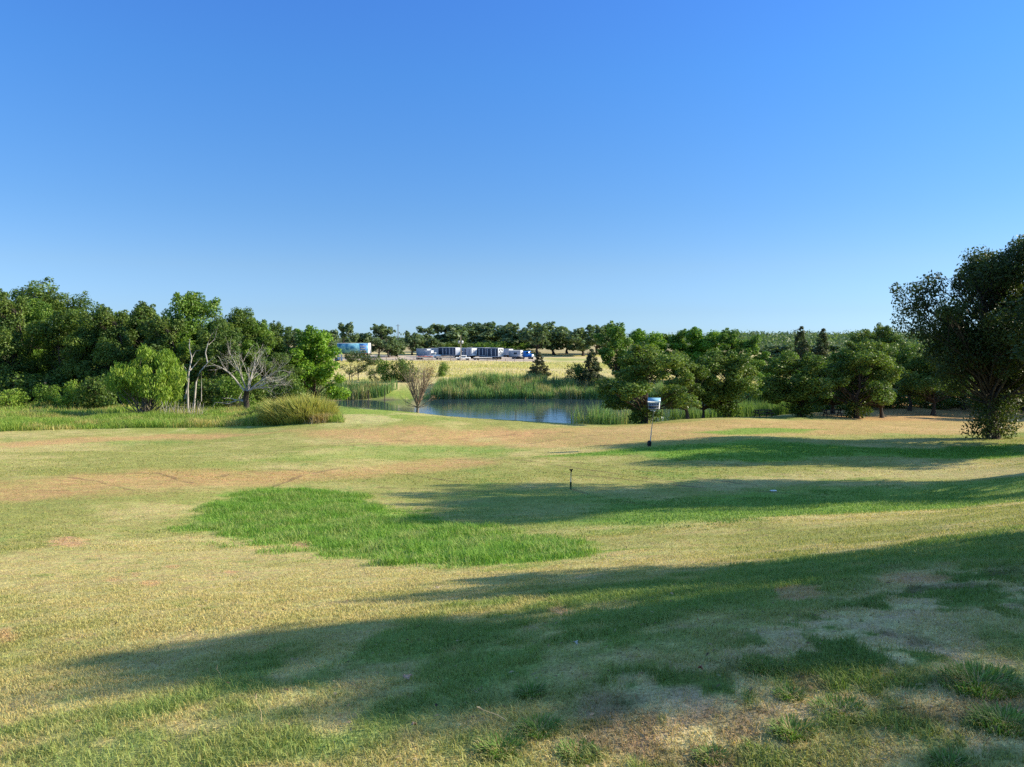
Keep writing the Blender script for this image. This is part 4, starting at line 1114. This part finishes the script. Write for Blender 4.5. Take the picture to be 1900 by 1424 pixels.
def picnic(px, py, d, rz, label, L=1.9, back=False):
    x = (px - 950) / F * d; z = hz1(x, d)
    root = empty('picnic_table', (x, d, z), rz, label, 'picnic table', 'picnic tables under the oaks')
    mb = MB()
    for i in range(5): mb.box((0, (i - 2) * .155, .75), (L, .145, .04), .005)
    mb.build('tabletop', M_DKWOOD, root)
    for sy in (-1, 1):
        mb = MB()
        for i in range(2): mb.box((0, sy * (.62 + .15 * i), .45), (L, .14, .04), .005)
        mb.build('seat', M_DKWOOD, root)
    for sx in (-1, 1):
        for sy in (-1, 1):
            mb = MB(); mb.tube(np.array([(sx * L * .36, sy * .72, -.03), (sx * L * .36, sy * .28, .73)]), [.05, .05], 6); mb.build('leg', M_DKWOOD, root)
        mb = MB(); mb.box((sx * L * .36 + .05, 0, .41), (.04, 1.5, .09), .005); mb.box((sx * L * .36 + .05, 0, .70), (.04, .7, .08), .005); mb.build('cross_brace', M_DKWOOD, root)
picnic(1418, 771, 83, .12, 'open legged picnic table by the reeds, left of the dark oak trunk', 1.9)
picnic(1547, 771, 84, -.08, 'long dark picnic table between two oak trunks', 2.1)

def boat():
    p = np.array(((1214 - 950) / F * 95, 95.0)); x, d = p
    root = empty('small_boat', (x, d, ZW), .25, 'small pale boat with a white raised bow at the pond edge', 'boat')
    mb = MB(); n = 9; L = 2.6
    secs = []
    for i in range(n):
        t = i / (n - 1); xx = (t - .5) * L; w = .55 * (1 - .75 * t ** 3) ; hgt = .32 + .34 * t ** 3
        secs.append([(xx, -w, hgt), (xx, -w * .8, .02), (xx, w * .8, .02), (xx, w, hgt), (xx, w * .88, hgt), (xx, w * .7, .12), (xx, -w * .7, .12), (xx, -w * .88, hgt)])
    V = np.array(secs).reshape(-1, 3); k = 8
    i = np.arange(n - 1)[:, None] * k; j = np.arange(k)[None]
    Q = np.stack([i + j, i + k + j, i + k + (j + 1) % k, i + (j + 1) % k], -1).reshape(-1, 4)
    E = np.array([[0, 1, 6, 7], [1, 2, 5, 6], [2, 3, 4, 5]])
    mb.add(V, [Q, E, E[:, ::-1] + (n - 1) * k]); mb.build('hull', plain('pale_blue_gelcoat', (.5, .62, .75), .25, var=.05), root)
    mb = MB(); mb.box((L * .36, 0, .50), (.55, .50, .36), .14); mb.tube(np.array([(L * .36, 0, .6), (L * .36, 0, .85), (L * .34, 0, 1.02)]), [.17, .12, .03], 9); mb.build('bow_shell', M_WHITE, root)
    mb = MB(); mb.box((-.1, 0, .36), (.35, .86, .06), .01); mb.build('bench', M_WHITE, root)
boat()

def post(px, d, py_top, r, label, mat=M_DKWOOD):
    x = (px - 950) / F * d; z = max(hz1(x, d), ZW - .6); H = P(px, py_top, d)[2] - z
    mb = MB(); mb.tube(np.array([(0, 0, -.2), (.01, 0, H * .5), (.0, .01, H)]), [r, r * .95, r * .9], 8)
    o = mb.build('wooden_post', mat, None, True); o.location = (x, d, z)
    tag(o, label, 'post', 'posts in and by the pond')
post(957, 74, 761, .03, 'thin dark stake standing before the open water')
post(713, 124, 721, .07, 'dark post standing in the left arm of the pond')
post(683, 125, 724, .07, 'short dark post left of the taller post in the pond arm')

# tag on a trunk
x, d = (1277.5 - 950) / F * 76.6, 76.6
o = MB().box((0, 0, 0), (.20, .02, .17), .004).build('trunk_tag', M_WHITE); o.location = (x, d - .18, P(1277, 755, d)[2])
tag(o, 'small white tag fixed on the slim oak trunk', 'tag')

# ------------------------------------------------------------------ far vehicles
M_TYRE = plain('tyre', (.02, .02, .02), .85)
M_HUB = plain('hub', (.4, .4, .4), .4, .7)
M_DKPANEL = plain('dark_panel', (.035, .042, .065), .4)
M_GREYBOX = plain('grey_box', (.42, .42, .44), .5)
M_STEEL = plain('pale_steel', (.62, .62, .63), .4, .2)
M_BLUET = plain('blue_paint', (.02, .17, .55), .3)
M_GLASS = plain('dark_glass', (.015, .02, .025), .1, spec=.6)
M_REDD = plain('rust_red', (.35, .09, .06), .7)

def wheel(root, x, y, r=.5, w=.3):
    t = MB(); t.tube(np.array([(x, y - w/2, r), (x, y + w/2, r)]), [r, r], 16); o = t.build('wheel', M_TYRE, root)
    h = MB(); h.tube(np.array([(x, y - w/2 - .01, r), (x, y + w/2 + .01, r)]), [r*.5, r*.5], 10); h.build('rim', M_HUB, o)

def trailer(px, d, L, W, H, rz, side, end, label, name='box_trailer', base=.95, trim=M_STEEL, art=False, group='vehicles parked in the yard', wheels=True):
    """long axis +x; the end wall at +x"""
    x = (px - 950) / F * d; z = hz1(x, d)
    root = empty(name, (x, d, z), rz, label, 'trailer', group)
    c = -L / 2
    MB().box((c, 0, base + H/2), (L, W, H), .04).build('box', side, root)
    MB().box((.03, 0, base + H/2), (.05, W * .96, H * .96), .01).build('end_wall', end, root)
    m = MB(); m.box((c, 0, base + H + .03), (L + .08, W + .08, .10), .02); m.build('roof', trim, root)
    m = MB()
    for sy in (-1, 1): m.box((c, sy * (W/2 + .01), base + .06), (L, .06, .14), .01)
    m.build('lower_rail', trim, root)
    MB().box((c, 0, base - .12), (L * .96, W * .5, .2), .02).build('chassis', M_IRON, root)
    if wheels:
        for sx in (-1.3, -2.5):
            for sy in (-1, 1): wheel(root, sx, sy * (W/2 - .2), .48)
        for sy in (-1, 1):
            m = MB(); m.box((-L + 2.2, sy * .8, base/2 - .1), (.12, .12, base), .01); m.build('landing_leg', M_IRON, root)
    return root

A45 = math.radians(-45)  # shade of the long sides is put into their greyer, darker paint
G_Y = 'vehicles parked in the yard'
trailer(797, 274, 6.0, 2.5, 2.5, A45, M_GREYBOX, M_WHITE, 'white box container with its shaded side painted grey at the left end of the yard', 'box_container', .35, wheels=False)
trailer(825, 272, 7.5, 2.5, 2.7, A45, M_GREYBOX, M_GREYBOX, 'grey box container behind the white pickup truck', 'box_container', .4, wheels=False)
r1 = trailer(850, 262, 9, 2.5, 2.6, A45, M_DKPANEL, M_STEEL, 'dark sided trailer left of the transformer pole')
r2 = trailer(880, 262, 10, 2.5, 2.5, A45, M_GREYBOX, M_WHITE, 'grey sided trailer with a pale end right of the transformer pole')
r3 = trailer(905, 262, 9, 2.5, 2.8, A45, M_DKPANEL, M_GREYBOX, 'dark trailer with grey panels in the middle of the row')
r4 = trailer(929, 258, 10, 2.6, 2.9, A45, M_DKPANEL, M_WHITE, 'dark sided trailer with a white end wall marked in black')
# pale posts and dark openings along the sides, black drawing on the white end
for rt, L, H in ((r1, 9, 2.6), (r2, 10, 2.5), (r3, 9, 2.8), (r4, 10, 2.9)):
    for k in range(4):
        MB().box((-1.2 - k * L * .2, -1.27 - (.05 if rt is r4 else 0), .95 + H * .5), (.5 if k % 2 else .22, .03, H * .8), .005).build('side_panel', ((M_STEEL, M_GREYBOX) if rt is not r2 else (M_DKPANEL, M_DKPANEL))[k % 2], rt)
m = MB()
for (a, b, c, e) in ((-.6, 2.3, .5, .5), (.1, 2.4, .4, .35), (.65, 2.3, .4, .6), (-.1, 1.5, .3, .8), (.5, 1.3, .35, .5), (-.7, 1.2, .35, .4), (.0, .75, 1.5, .12)):
    m.box((.075, a, .95 + b), (.02, c, e), .004)
m.build('end_marking', M_BLACK, r4)
m = MB(); m.box((.075, 0, .95 + 1.4), (.02, 1.3, 1.5), .02); m.build('end_door', M_GREYBOX, r2)

r5 = trailer(948, 282, 4.5, 2.3, 2.1, A45, M_GREYBOX, M_WHITE, 'small white ended trailer with its shaded side painted grey')
th = np.linspace(0, 2*np.pi, 15)[:-1]
m = MB(); m.add(np.concatenate([[(.068, .3, 2.0)], np.stack([np.full(14, .068), .3 + .4*np.cos(th), 2.0 + .4*np.sin(th)], 1)]), [np.array([(0, 1+k, 1+(k+1) % 14) for k in range(14)])]); m.build('end_marking', M_BLACK, r5)

def blue_trailer():
    d = 236.0; x = (686 - 950) / F * d; z = hz1(x, d)
    root = empty('semi_trailer', (x, d, z), math.radians(-6), 'long semi trailer with a blue picture wrap behind the young trees', 'trailer', G_Y)
    L, W = 11.5, 2.5; top = P(686, 637, d)[2] - z; bot = P(686, 656, d)[2] - z; H = top - bot; zc = (top + bot) / 2
    MB().box((-L/2, 0, zc), (L, W, H), .04).build('box', M_STEEL, root)
    m, t = new_mat('blue_wrap'); N = t.nodes; K = t.links
    out = N.new('ShaderNodeOutputMaterial'); b = N.new('ShaderNodeBsdfPrincipled'); tc = N.new('ShaderNodeTexCoord')
    nz = N.new('ShaderNodeTexNoise'); nz.inputs['Scale'].default_value = .45; nz.inputs['Detail'].default_value = 4; nz.inputs['Distortion'].default_value = 1.2
    cr = N.new('ShaderNodeValToRGB'); cr.color_ramp.elements[0].position = .38; cr.color_ramp.elements[1].position = .66
    cr.color_ramp.elements[0].color = (.03, .22, .42, 1); cr.color_ramp.elements[1].color = (.35, .72, .85, 1)
    K.new(tc.outputs['Object'], nz.inputs['Vector']); K.new(nz.outputs[0], cr.inputs[0]); K.new(cr.outputs[0], b.inputs['Base Color']); K.new(b.outputs[0], out.inputs['Surface'])
    b.inputs['Roughness'].default_value = .4
    MB().box((-L/2, -W/2 - .015, zc), (L*.985, .02, H*.95)).build('side_wrap', m, root)
    MB().box((-1.6, -W/2 - .032, zc), (2.3, .012, H*.85)).build('lettering_panel', plain('mid_blue', (.12, .3, .75), .4), root)
    for k in range(3):
        MB().box((-1.6, -W/2 - .046, zc + H*(.22 - .22*k)), (1.9 - .3*(k % 2), .012, H*.10)).build('lettering_line', M_WHITE, root)
    MB().box((-1.4, -W/2 - .032, zc - H*.50), (2.4, .014, .16)).build('red_stripe', M_REDD, root)
    m = MB()
    m.box((.01, -W/2, zc), (.10, .10, H*1.02), .01); m.box((.01, W/2, zc), (.10, .10, H*1.02), .01); m.box((.01, 0, top), (.1, W, .1), .01)
    m.build('rear_frame', M_WHITE, root)
    MB().box((-L/2, 0, bot - .12), (L*.96, 1.2, .22), .02).build('chassis', M_IRON, root)
    for sx in (-.9, -2.0):
        for sy in (-1, 1): wheel(root, sx, sy * 1.0, .5)
    MB().box((-8.6, -.9, bot/2), (.5, .4, bot), .03).build('landing_leg', M_WHITE, root)
    MB().box((-9.6, -.9, bot*.55), (.7, .4, bot*.7), .03).build('tool_box', M_WHITE, root)
    for sy in (-1, 1): wheel(root, -10.2, sy * .95, .5)
blue_trailer()

def pickup(px, d, rz, body, label, name='pickup_truck', box=None, scale=1.0):
    x = (px - 950) / F * d; z = hz1(x, d)
    root = empty(name, (x, d, z), rz, label, 'truck', G_Y); root.scale = (scale,) * 3
    m = MB(); m.box((0, 0, .75), (5.2, 1.9, .62), .12); m.box((.35, 0, 1.35), (1.9, 1.7, .75), .18); m.build('body', body, root)
    MB().box((.35, 0, 1.40), (1.94, 1.74, .40), .1).build('windows', M_GLASS, root)
    MB().box((2.6, 0, .5), (.15, 1.85, .22), .04).build('bumper', M_STEEL, root)
    for sx in (1.6, -1.6):
        for sy in (-1, 1): wheel(root, sx, sy * .82, .38, .25)
    if box: MB().box((-1.4, 0, 1.7), (2.6, 2.0, 1.5), .05).build('cargo_box', box, root)
    return root
pickup(803, 264, math.radians(-20), M_WHITE, 'white pickup truck with a grey cargo box between the two containers', 'pickup_truck', M_GREYBOX, 1.05)
pickup(859, 248, math.radians(-5), M_WHITE, 'low white pickup truck in front of the transformer pole', scale=.9)

def blue_truck():
    d = 268.0; x = (976 - 950) / F * d; z = hz1(x, d)
    root = empty('blue_truck', (x, d, z), math.radians(-30), 'bright blue truck cab at the right end of the yard', 'truck', G_Y)
    m = MB(); m.box((.2, 0, 1.75), (2.6, 2.3, 2.1), .25); m.box((1.9, 0, 1.25), (1.6, 1.9, 1.1), .25); m.build('cab', M_BLUET, root)
    MB().box((1.0, 0, 2.25), (1.02, 2.33, .7), .1).build('windows', M_GLASS, root)
    MB().box((2.74, 0, 1.2), (.06, 1.3, .8), .02).build('grille', M_STEEL, root)
    MB().box((-1.6, 0, .75), (4.2, 1.0, .25), .03).build('chassis', M_IRON, root)
    for sy in (-1, 1):
        m = MB(); m.box((2.76, sy * .78, 1.05), (.05, .26, .2), .02); m.build('headlight', M_WHITE, root)
        for sx in (1.9, -1.6, -2.8): wheel(root, sx, sy * .95, .5)
blue_truck()
def camper():
    d = 266.0; x = (957 - 950) / F * d; z = hz1(x, d)
    root = empty('camper_trailer', (x, d, z), math.radians(-25), 'pale grey rounded trailer with a dark floor beside the blue truck', 'trailer', G_Y)
    MB().box((0, 0, 1.9), (4.6, 2.3, 2.3), .22).build('shell', M_GREYBOX, root)
    MB().box((0, 0, 3.02), (4.4, 2.1, .12), .04).build('roof', M_WHITE, root)
    MB().box((0, 0, .66), (5.4, 2.2, .2), .03).build('chassis', M_IRON, root)
    MB().box((2.34, 0, 2.1), (.06, 1.2, .7), .02).build('front_window', M_GLASS, root)
    MB().box((.4, -1.17, 2.0), (1.2, .05, .6), .02).build('side_window', M_GLASS, root)
    for sx in (-.6, .4):
        for sy in (-1, 1): wheel(root, sx, sy * 1.0, .4)
camper()
def flatbed(px, d, L, rz, label, load=None):
    x = (px - 950) / F * d; z = hz1(x, d)
    root = empty('flatbed_trailer', (x, d, z), rz, label, 'trailer', G_Y)
    MB().box((0, 0, .8), (L, 2.3, .16), .02).build('deck', M_GREYBOX, root)
    MB().box((0, 0, .62), (L * .96, .9, .18), .02).build('chassis', M_IRON, root)
    for sx in (-L * .25, -L * .25 - 1.1):
        for sy in (-1, 1): wheel(root, sx, sy * 1.0, .38)
    if load: 
        m = MB()
        for k in range(5): m.box((-L*.38 + k * L * .18, 0, 1.0), (L * .15, 1.8, .2 + .1 * (k % 3)), .03)
        m.build('load', load, root)
flatbed(789, 250, 5.5, -.05, 'low flatbed trailer loaded with reddish timber at the left of the yard', M_REDD)
flatbed(896, 250, 6.0, .03, 'empty low flatbed trailer in front of the trailer row')
flatbed(826, 250, 6.0, .02, 'low flatbed trailer in front of the grey container', M_WOODG)

def utility_pole(px, d, py_top, label, hardware=True):
    x = (px - 950) / F * d; z = hz1(x, d); H = P(px, py_top, d)[2] - z
    root = empty('utility_pole', (x, d, z), 0, label, 'pole')
    m = MB(); m.tube(np.array([(0, 0, -.3), (0, 0, H)]), [.16, .11], 9); m.build('pole', plain('pale_pole', (.42, .38, .33), .9) if hardware else M_WOODG, root, True)
    if hardware:
        for sx, mm in ((.5, M_STEEL), (-.55, M_GREYBOX)):
            m = MB(); m.tube(np.array([(sx, 0, H*.72 - .45), (sx, 0, H*.72 - .4), (sx, 0, H*.72 + .4), (sx, 0, H*.72 + .48)]), [.2, .3, .3, .12], 12); m.build('transformer', mm, root, True)
        m = MB(); m.box((0, 0, H*.72 + .2), (1.0, .1, .1)); m.build('crossarm', M_WOODG, root)
    else:
        m = MB(); m.box((0, -.1, H * .95), (1.6, .1, .12)); m.build('crossarm', M_WOODG, root)
utility_pole(855, 245, 622, 'pale utility pole with two grey transformers in front of the trailers')
utility_pole(739, 290, 602, 'thin dark utility pole rising above the trees', False)

def fence():
    root = empty('rail_fence', (0, 0, 0), 0, 'low weathered rail fence along the near side of the yard', 'fence')
    pts = []
    for px in range(700, 1006, 17):
        x = (px - 950) / F * 241; pts.append((x, 241, hz1(x, 241)))
    for p in pts:
        MB().box((p[0], p[1], p[2] + .5), (.14, .14, 1.15), .02).build('post', M_WOODG, root)
    m = MB()
    for h in (.45, .9): m.tube(np.array([(p[0], p[1] - .1, p[2] + h) for p in pts]), .05, 5)
    m.build('rail', M_WOODG, root)
fence()

# ------------------------------------------------------------------ small things in the grass
def tuft(px, py, h, rad, n, label, cols):
    x, d = G(px, py); z = hz1(x, d); r = np.random.default_rng(int(px * 7 + py))
    a = r.random(n) * 6.28; rr = rad * np.sqrt(r.random(n)) * .55
    ox, oy = np.cos(a) * rr, np.sin(a) * rr
    b = np.stack([ox, oy, hz(x + ox, d + oy) - z - .004], 1)
    hh = h * (.45 + .7 * r.random(n)); out = np.stack([np.cos(a), np.sin(a), 0 * a], 1) * (.25 + .9 * r.random(n))[:, None]
    side = np.stack([-np.sin(a), np.cos(a), 0 * a], 1) * (.0014 + .0012 * r.random(n))[:, None]
    p1 = b + np.stack([0*hh, 0*hh, hh*.45], 1) + out * (hh*.2)[:, None]
    p2 = b + np.stack([0*hh, 0*hh, hh*.78], 1) + out * (hh*.55)[:, None]
    tip = b + np.stack([0*hh, 0*hh, hh*.85], 1) + out * hh[:, None]
    V = np.stack([b - side, b + side, p1 - side, p1 + side, p2 - side*.7, p2 + side*.7, tip], 1).reshape(-1, 3)
    k = np.arange(n)[:, None] * 7
    T = np.concatenate([k + np.array([t]) for t in ((0,1,3),(0,3,2),(2,3,5),(2,5,4),(4,5,6))])
    c = vary(np.array(cols)[r.choice(len(cols), n)], r, .25, .12)
    o = mesh_np('grass_tuft', V, [T], M_GRASS, None, np.repeat(c, 7, axis=0)); o.location = (x, d, z)
    tag(o, label, 'grass tuft', 'tufts in the dry grass')
TG = [(.17,.29,.06),(.22,.33,.08),(.14,.25,.05),(.4,.36,.16)]
for a in [(1472,1362,.10,.10,170,'tuft of arching green blades in the straw near the bottom of the photo'),(1815,1272,.13,.20,420,'widest dark green tuft, in the shade at the right'),
          (1862,1346,.11,.14,260,'green tuft by the right edge, under the widest tuft'),(985,1290,.10,.09,150,'upright tuft at the edge of the shade beside the dry stalk'),
          (1000,1356,.09,.12,230,'low spreading tuft between straw patches below the dry stalk'),(930,1392,.09,.12,230,'low bushy tuft near the bottom, left of the straw'),
          (1465,1292,.07,.08,140,'small tuft in shade above the arching tuft'),(1560,1320,.07,.14,220,'broad flat tuft in the shade right of the arching tuft'),
          (1420,1240,.07,.12,200,'green tuft lit at its top at the border of the straw'),(1320,1405,.06,.08,130,'small tuft at the bottom edge in the dry straw'),
          (1760,1420,.08,.08,120,'small tuft at the bottom edge in the shade'),(1072,1400,.07,.1,160,'tuft at the bottom edge in straw, right of the low bushy one')]:
    tuft(a[0], a[1], a[2] * .42, a[3] * 1.45, int(a[4] * 3), a[5], TG)
def stalk(px, py, px2, py2, label, rad=.0022):
    x, d = G(px, py); a = np.array((x, d, hz1(x, d) - .01)); e = P(px2, py2, d - .04)
    m = MB(); m.tube(np.array([a, (a + e) / 2 + np.array((.01, 0, .004)), e]), [rad, rad*.8, rad*.6], 5)
    dv = norm(e - a); m.tube(np.array([e - dv*.004, e + dv*.02 + np.array((.004, 0, 0)), e + dv*.045 + np.array((.014, 0, -.006))]), [rad, rad*2.2, rad*.5], 6)
    o = m.build('dry_stalk', plain('dry_straw', (.52, .42, .24), .9), None); tag(o, label, 'stalk', 'dry seed stalks')
stalk(946,1338,894,1317,'dry straw stalk leaning flat beside a tuft',.003)
stalk(486,1345,474,1296,'lone upright seed stalk in the left grass')
stalk(408,1258,402,1242,'short seed stalk at the border of the shade')
stalk(294,1222,293,1205,'thin seed stalk in sun at the left')
stalk(372,1256,366,1246,'thin seed stalk beside the short one')
stalk(1310,1172,1296,1153,'bent pale stalk in the shaded grass')
stalk(1410,1372,1404,1350,'thin stalk left of the arching tuft')
def fallen_leaf(px, py, s, c, label, rz):
    x, d = G(px, py); z = hz1(x, d) + .03; r = np.random.default_rng(int(px))
    n = 14; th = np.linspace(0, 2*np.pi, n, endpoint=False); rr = s * (.75 + .28 * np.cos(5 * th))
    V = np.stack([rr*np.cos(th), rr*.75*np.sin(th), .35*s*np.cos(2*th) + r.normal(0, .06*s, n)], 1)
    V = np.concatenate([[(0, 0, -.1*s)], V]); W = V.copy(); W[:, 2] -= .0015
    T = np.array([(0, 1+k, 1+(k+1) % n) for k in range(n)]); S = np.array([(1+k, 1+n+1+k, 1+n+1+(k+1) % n, 1+(k+1) % n) for k in range(n)])
    m = MB(); m.add(np.concatenate([V, W]), [np.concatenate([T, T[:, ::-1] + n + 1]), S])
    o = m.build('fallen_leaf', plain('leaf_'+label.split()[0], c, .7), None); o.location = (x, d, z); o.rotation_euler = (.25, .2, rz)
    tag(o, label, 'leaf', 'fallen leaves')
fallen_leaf(755,1264,.032,(.42,.30,.22),'pale pinkish curled leaf on the shaded grass',.4)
fallen_leaf(1300,1251,.022,(.34,.12,.07),'reddish fallen leaf on the lit straw',1.2)
fallen_leaf(768,1357,.018,(.36,.25,.15),'tan fallen leaf in the grass near the bottom',2.2)
fallen_leaf(1068,1202,.022,(.45,.42,.36),'white fallen scrap of leaf in the green shade',.9)
fallen_leaf(812,1095,.03,(.4,.32,.22),'pale fallen leaf on the sunlit slope',.2)
x, d = G(1435, 913)
o = MB().box((0, 0, .03), (.22, .1, .04), .015).build('litter_scrap', M_WHITE); o.location = (x, d, hz1(x, d)); tag(o, 'small white scrap lying in the shaded green grass', 'litter')

def litter():
    r = np.random.default_rng(91)
    n = 5200
    d = 2.3 * (14 / 2.3) ** r.random(n); x = (r.random(n) - .5) * 1.5 * d
    k = r.random(n) < smooth(.42, .66, fbm(x * .9, d * .9, 93, 3)) * .8 + .15
    x, d = x[k], d[k]; n = len(x)
    z = hz(x, d) + .010 + .012 * r.random(n)
    th = r.random(n) * 6.28; L = (.004 + .014 * r.random(n) ** 2) * (.8 + d * .07); W = L * (.10 + .45 * r.random(n) ** 3)
    t = np.stack([np.cos(th), np.sin(th), r.normal(0, .25, n)], 1); b = np.stack([-np.sin(th), np.cos(th), r.normal(0, .3, n)], 1)
    p = np.stack([x, d, z], 1)
    V = np.stack([p - t * L[:, None], p - b * W[:, None], p + t * L[:, None], p + b * W[:, None] + np.array([0, 0, .004])], 1).reshape(-1, 3)
    Q = np.arange(n)[:, None] * 4 + np.array([[0, 1, 2, 3]])
    pal = np.array([(.42, .33, .19), (.30, .20, .12), (.2, .13, .08), (.40, .31, .18), (.1, .07, .05)])
    c = vary(pal[r.integers(0, 5, n)], r, .25, .1)
    o = mesh_np('leaf_litter', V, [Q], M_DRY, None, np.repeat(c, 4, axis=0))
    tag(o, 'dry leaf litter and thatch scattered in the near lawn', 'litter', kind='stuff')
litter()
